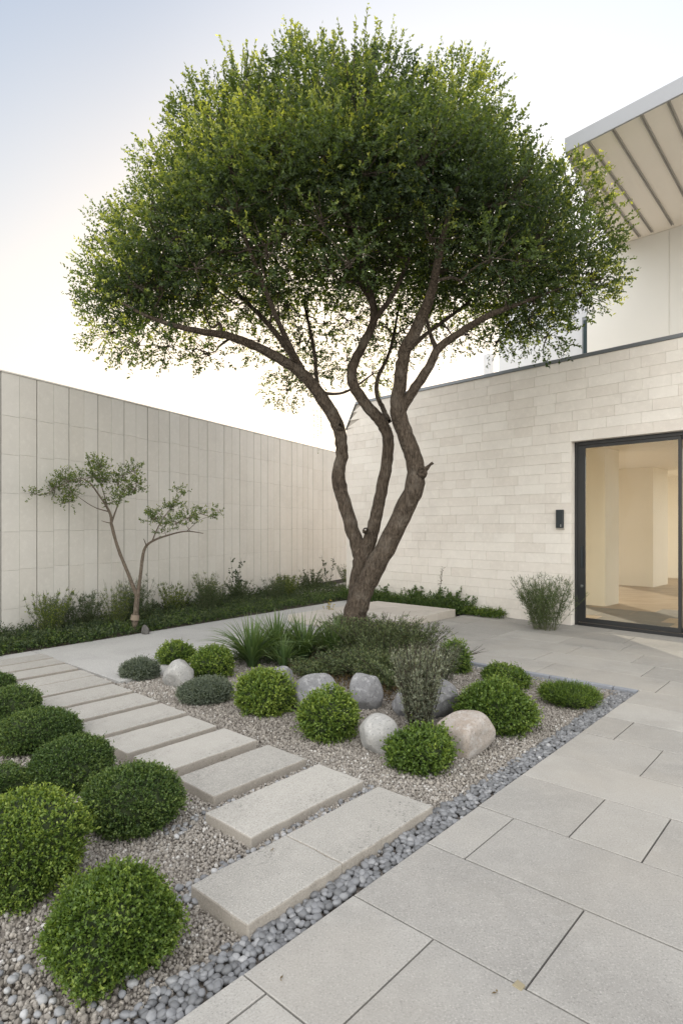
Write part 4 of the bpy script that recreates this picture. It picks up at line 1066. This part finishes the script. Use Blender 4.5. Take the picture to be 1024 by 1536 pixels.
cover('creeping_cover', quad_area([g2(425, 1012, -.04), g2(600, 1062, -.04), g2(610, 1010, -.04), g2(450, 985, -.04)]), 1700, lambda P: .09 + 0 * P[:, 0], .018, .009, M['leaf_red'], 90, (.2, .7), soilz=-.045)
cover('low_cover', quad_area([g2(340, 1000, -.04), g2(640, 1010, -.04), g2(640, 972, -.04), g2(400, 962, -.04)]), 7000, lambda P: .13 + 0 * P[:, 0], .019, .008, M['leaf_dark'], 91, (.3, .7), soilz=-.045)

# ------------------------------------------------------------------ planting strips along the walls
def strip_pt(t, v):      # t along the left wall (m), v = 0 wall face .. 1 path edge
    w0 = WP + WD * t + WN * .06
    # path edge: the line b = 7.55 of the grid
    k = (7.53 + .07 * (np.dot(w0, A) - 2.8) - np.dot(w0, B)) / (np.dot(WN, B) - .07 * np.dot(WN, A)); return w0 + WN * k * v
def strip_area(t0, t1, v0=0, v1=1):
    def f(n, r):
        out = []
        for t, v in zip(t0 + (t1 - t0) * r.random(n), v0 + (v1 - v0) * r.random(n)): out.append(strip_pt(t, v))
        return np.array(out)
    return f
d = MB(); q = [strip_pt(-3.5, 0), strip_pt(-3.5, .995), strip_pt(6.2, .995), strip_pt(6.2, 0)]
d.hexa([(*p_, -.11) for p_ in q], [(*p_, -.01) for p_ in q]); tag(d.build('planting_soil', M['soil']), kind='structure')
def hs(P):
    v = np.clip(((P - WP) @ WN) / 1.6, 0, 1); x = P[:, 0] * 1.9 + P[:, 1] * 1.1
    q = .5 + .5 * np.sin(x * 6.3 + 2 * np.sin(P[:, 1] * 4)) * np.sin(P[:, 0] * 8.1 - P[:, 1] * 3); return .05 + .06 * (1 - v) + .17 * q ** 2
cover('groundcover', strip_area(-2.2, 8.0), 13000, hs, .030, .012, M['leaf_dark'], 95, (.15, .85), nl=8)
cover('bright_groundcover', strip_area(-2.2, 6.6, .62, 1.0), 3500, lambda P: .10 + .06 * np.sin(P[:, 0] * 5.3) * np.sin(P[:, 1] * 3.1), .026, .015, M['leaf_box'], 96, (.35, .8))
GW = 'wild tufts along the panel wall'
ntf = [(30, .50), (62, .42), (95, .44), (118, .55), (150, .46), (182, .60), (225, .46), (245, .50), (262, .40), (290, .56), (318, .42), (345, .44), (372, .46), (400, .40), (425, .46), (452, .42), (478, .52), (492, .46), (508, .5)]
names_ = ['leftmost wild tuft under the panel wall', 'second wild tuft from the left', 'short feathery tuft third from the left along the panel wall', 'wispy tall tuft left of the young tree, fourth from the left', 'fifth wild tuft from the left, left of the young tree',
          'dense tuft just left of the young tree stem', 'tuft just right of the young tree stem', 'feathery tuft second to the right of the young tree', 'small tuft third to the right of the young tree',
          'dark tuft fourth to the right of the young tree', 'tuft beneath the tall broad-leaved seedling', 'tuft just right of the broad-leaved seedling', 'grey-green tuft midway along the far panel wall', 'low tuft seventh from the right end of the strip',
          'sixth tuft from the trunk along the panel wall', 'fifth tuft from the trunk along the panel wall', 'bushy tuft near the far wall corner left of the trunk', 'tuft in front of the far wall corner', 'rightmost wild tuft hidden partly by the trunk']
def wall_t(px):     # wall parameter seen at a picture column
    k = (px - CX) / F; return (WP[0] - k * WP[1]) / (k * WD[1] - WD[0])
for i, (x_, h_) in enumerate(ntf):
    t = wall_t(x_); q = strip_pt(min(t, 9.5), (.45, .18, .3, .55)[i % 4])
    wisps('wild_tuft', names_[i], 'plant', [M['leaf_dark'] if i % 3 else M['leaf_tree'], st_m], (q[0], q[1], 0), h_ * (1.3 - .015 * i), .27, 44, 22, .024, .006 if i % 2 else .010, 100 + i, GW, lean=.22, tint=(.3, .75), up=.8)
t = wall_t(325); q = strip_pt(t, .25)
wisps('seedling', 'taller broad-leaved seedling against the panel wall', 'plant', [M['leaf_dark'], st_m], (q[0], q[1], 0), .85, .14, 5, 11, .055, .035, 130, lean=.3, tint=(.1, .4), stemr=.004)
t = wall_t(460); q = strip_pt(t, .2)
wisps('seedling', 'thin twiggy seedling leaning at the far end of the panel wall', 'plant', [M['leaf_dark'], st_m], (q[0], q[1], 0), .95, .2, 3, 9, .05, .03, 131, lean=.4, tint=(.1, .4), stemr=.005)
q = strip_pt(wall_t(490) - .8, .9)
wisps('yellow_flower_plant', 'small plant with yellow flowers left of the big trunk', 'plant', [M['flower'], st_m], (*px3(493, 940, 9.8)[:2], 0), .33, .09, 7, 4, .02, .014, 132, lean=.2)
q = gnd(215, 951, 0); 
o = rock(212, 224, 937, 952, 'small dark stone beside the young tree stem', M['rock_dark'], 38, gz=0); o.name = 'stone'; o['category'] = 'stone'; del o['group']

# low hedge and seedlings behind the terrace, along the limestone wall
def rw_pt(s, y): q = RP + RD * s + RN * y; return q
d = MB()
def rstrip(s0, s1, y0, y1):
    def f(n, r):
        s = s0 + (s1 - s0) * r.random(n); y = y0 + (y1 - y0) * r.random(n); return np.stack([RP[0] + RD[0] * s + RN[0] * y, RP[1] + RD[1] * s + RN[1] * y], 1)
    return f
cover('wall_hedge', rstrip(-4.9, -2.25, .04, .42), 3600, lambda P: .24 + .03 * np.sin(P[:, 0] * 4), .026, .014, M['leaf_box'], 97, (.3, .75))
cover('trailing_cover', rstrip(-2.35, -1.25, .03, .30), 1000, lambda P: .12 + 0 * P[:, 0], .026, .014, M['leaf_bright'], 98, (.2, .7))
for i, (s, y, h_, r_, n_s, lab) in enumerate([(-4.25, .25, .50, .16, 10, 'leafy seedling above the low hedge behind the terrace'), (-3.75, .22, .38, .12, 8, 'shorter leafy seedling midway along the low hedge'), (-3.0, .25, .40, .24, 22, 'dark leafy tuft at the right part of the low hedge'),
        (-2.35, .22, .42, .26, 26, 'bushy green plant at the terrace corner by the limestone wall'), (-2.0, .2, .34, .22, 20, 'rightmost small green plant beyond the terrace corner')]):
    q = rw_pt(s, y); wisps('hedge_plant', lab, 'plant', [M['leaf_box'], st_m], (q[0], q[1], 0), h_, r_, n_s, 12, .036, .024, 140 + i, 'plants along the limestone wall', tint=(.3, .7), lean=.3)
q = rw_pt(-2.55, .2)
d_ = np.array([.12, -.05, .72]); V, Fq, T = tube([(0, 0, 0), tuple(d_ * .5 + [.02, 0, 0]), tuple(d_)], [.008, .006, .003], 5, rs, 0)
rr_ = np.random.default_rng(3); root = empty('dry_twig', (q[0], q[1], .05)); link('stem', np_mesh('stem', V, Fq, M['twig'], T), root)
ps = np.outer(np.linspace(.55, 1, 26), d_); v, f, t = sprays(ps, unit(rr_.normal(size=(26, 3)) + d_), .03, 3, .025, .010, .9, .1, .5, rr_); link('foliage', np_mesh('foliage', v, f, M['leaf_red'], t), root)
tag(root, 'leaning dry twig sticking out of the hedge at the limestone wall', 'twig')
for k, (x_, y_) in enumerate([(745, 1490), (420, 1470), (860, 1010), (410, 1275)]):
    r_ = np.random.default_rng(200 + k); z_ = .032 if (x_, y_) == (410, 1275) else .004; p = gnd(x_, y_, z_)
    v, f, t = leaves(np.array([[0, 0, .001]] * 2), np.array([[1, .3, .12], [-.2, -1, .1]])[: 2] / 1.05, [.020, .014], [.009, .006], np.array([.4, .7]), r_, -.1)
    v[:, 2] = np.abs(v[:, 2]) * .6 + .001
    o = link('fallen_leaf', np_mesh('fallen_leaf', v, f, M['leaf_red'], t)); o.location = tuple(p); o.rotation_euler = (0, 0, r_.random() * 6)
    tag(o, 'tiny dry leaf fallen on the pale stone', 'leaf', 'dry leaves fallen on the stone')
# spiky bare twigs beside the small round shrub
root = empty('bare_twig', tuple(gnd(700, 985, 0.02))); W = []
for k in range(9):
    e_ = np.array([.10 + .16 * rr_.random(), -.05 + rr_.normal() * .05, .04 + .12 * rr_.random()]); W.append(tube([(-.05, 0, 0), tuple(e_ * .5 + rr_.normal(size=3) * .01), tuple(e_)], [.003, .002, .001], 3, rr_, 0))
V, Fq, T = merge(W); link('stem', np_mesh('stem', V, Fq, M['twig'], T), root); tag(root, 'spray of thin bare twigs reaching over the paving from the small round shrub', 'twig')
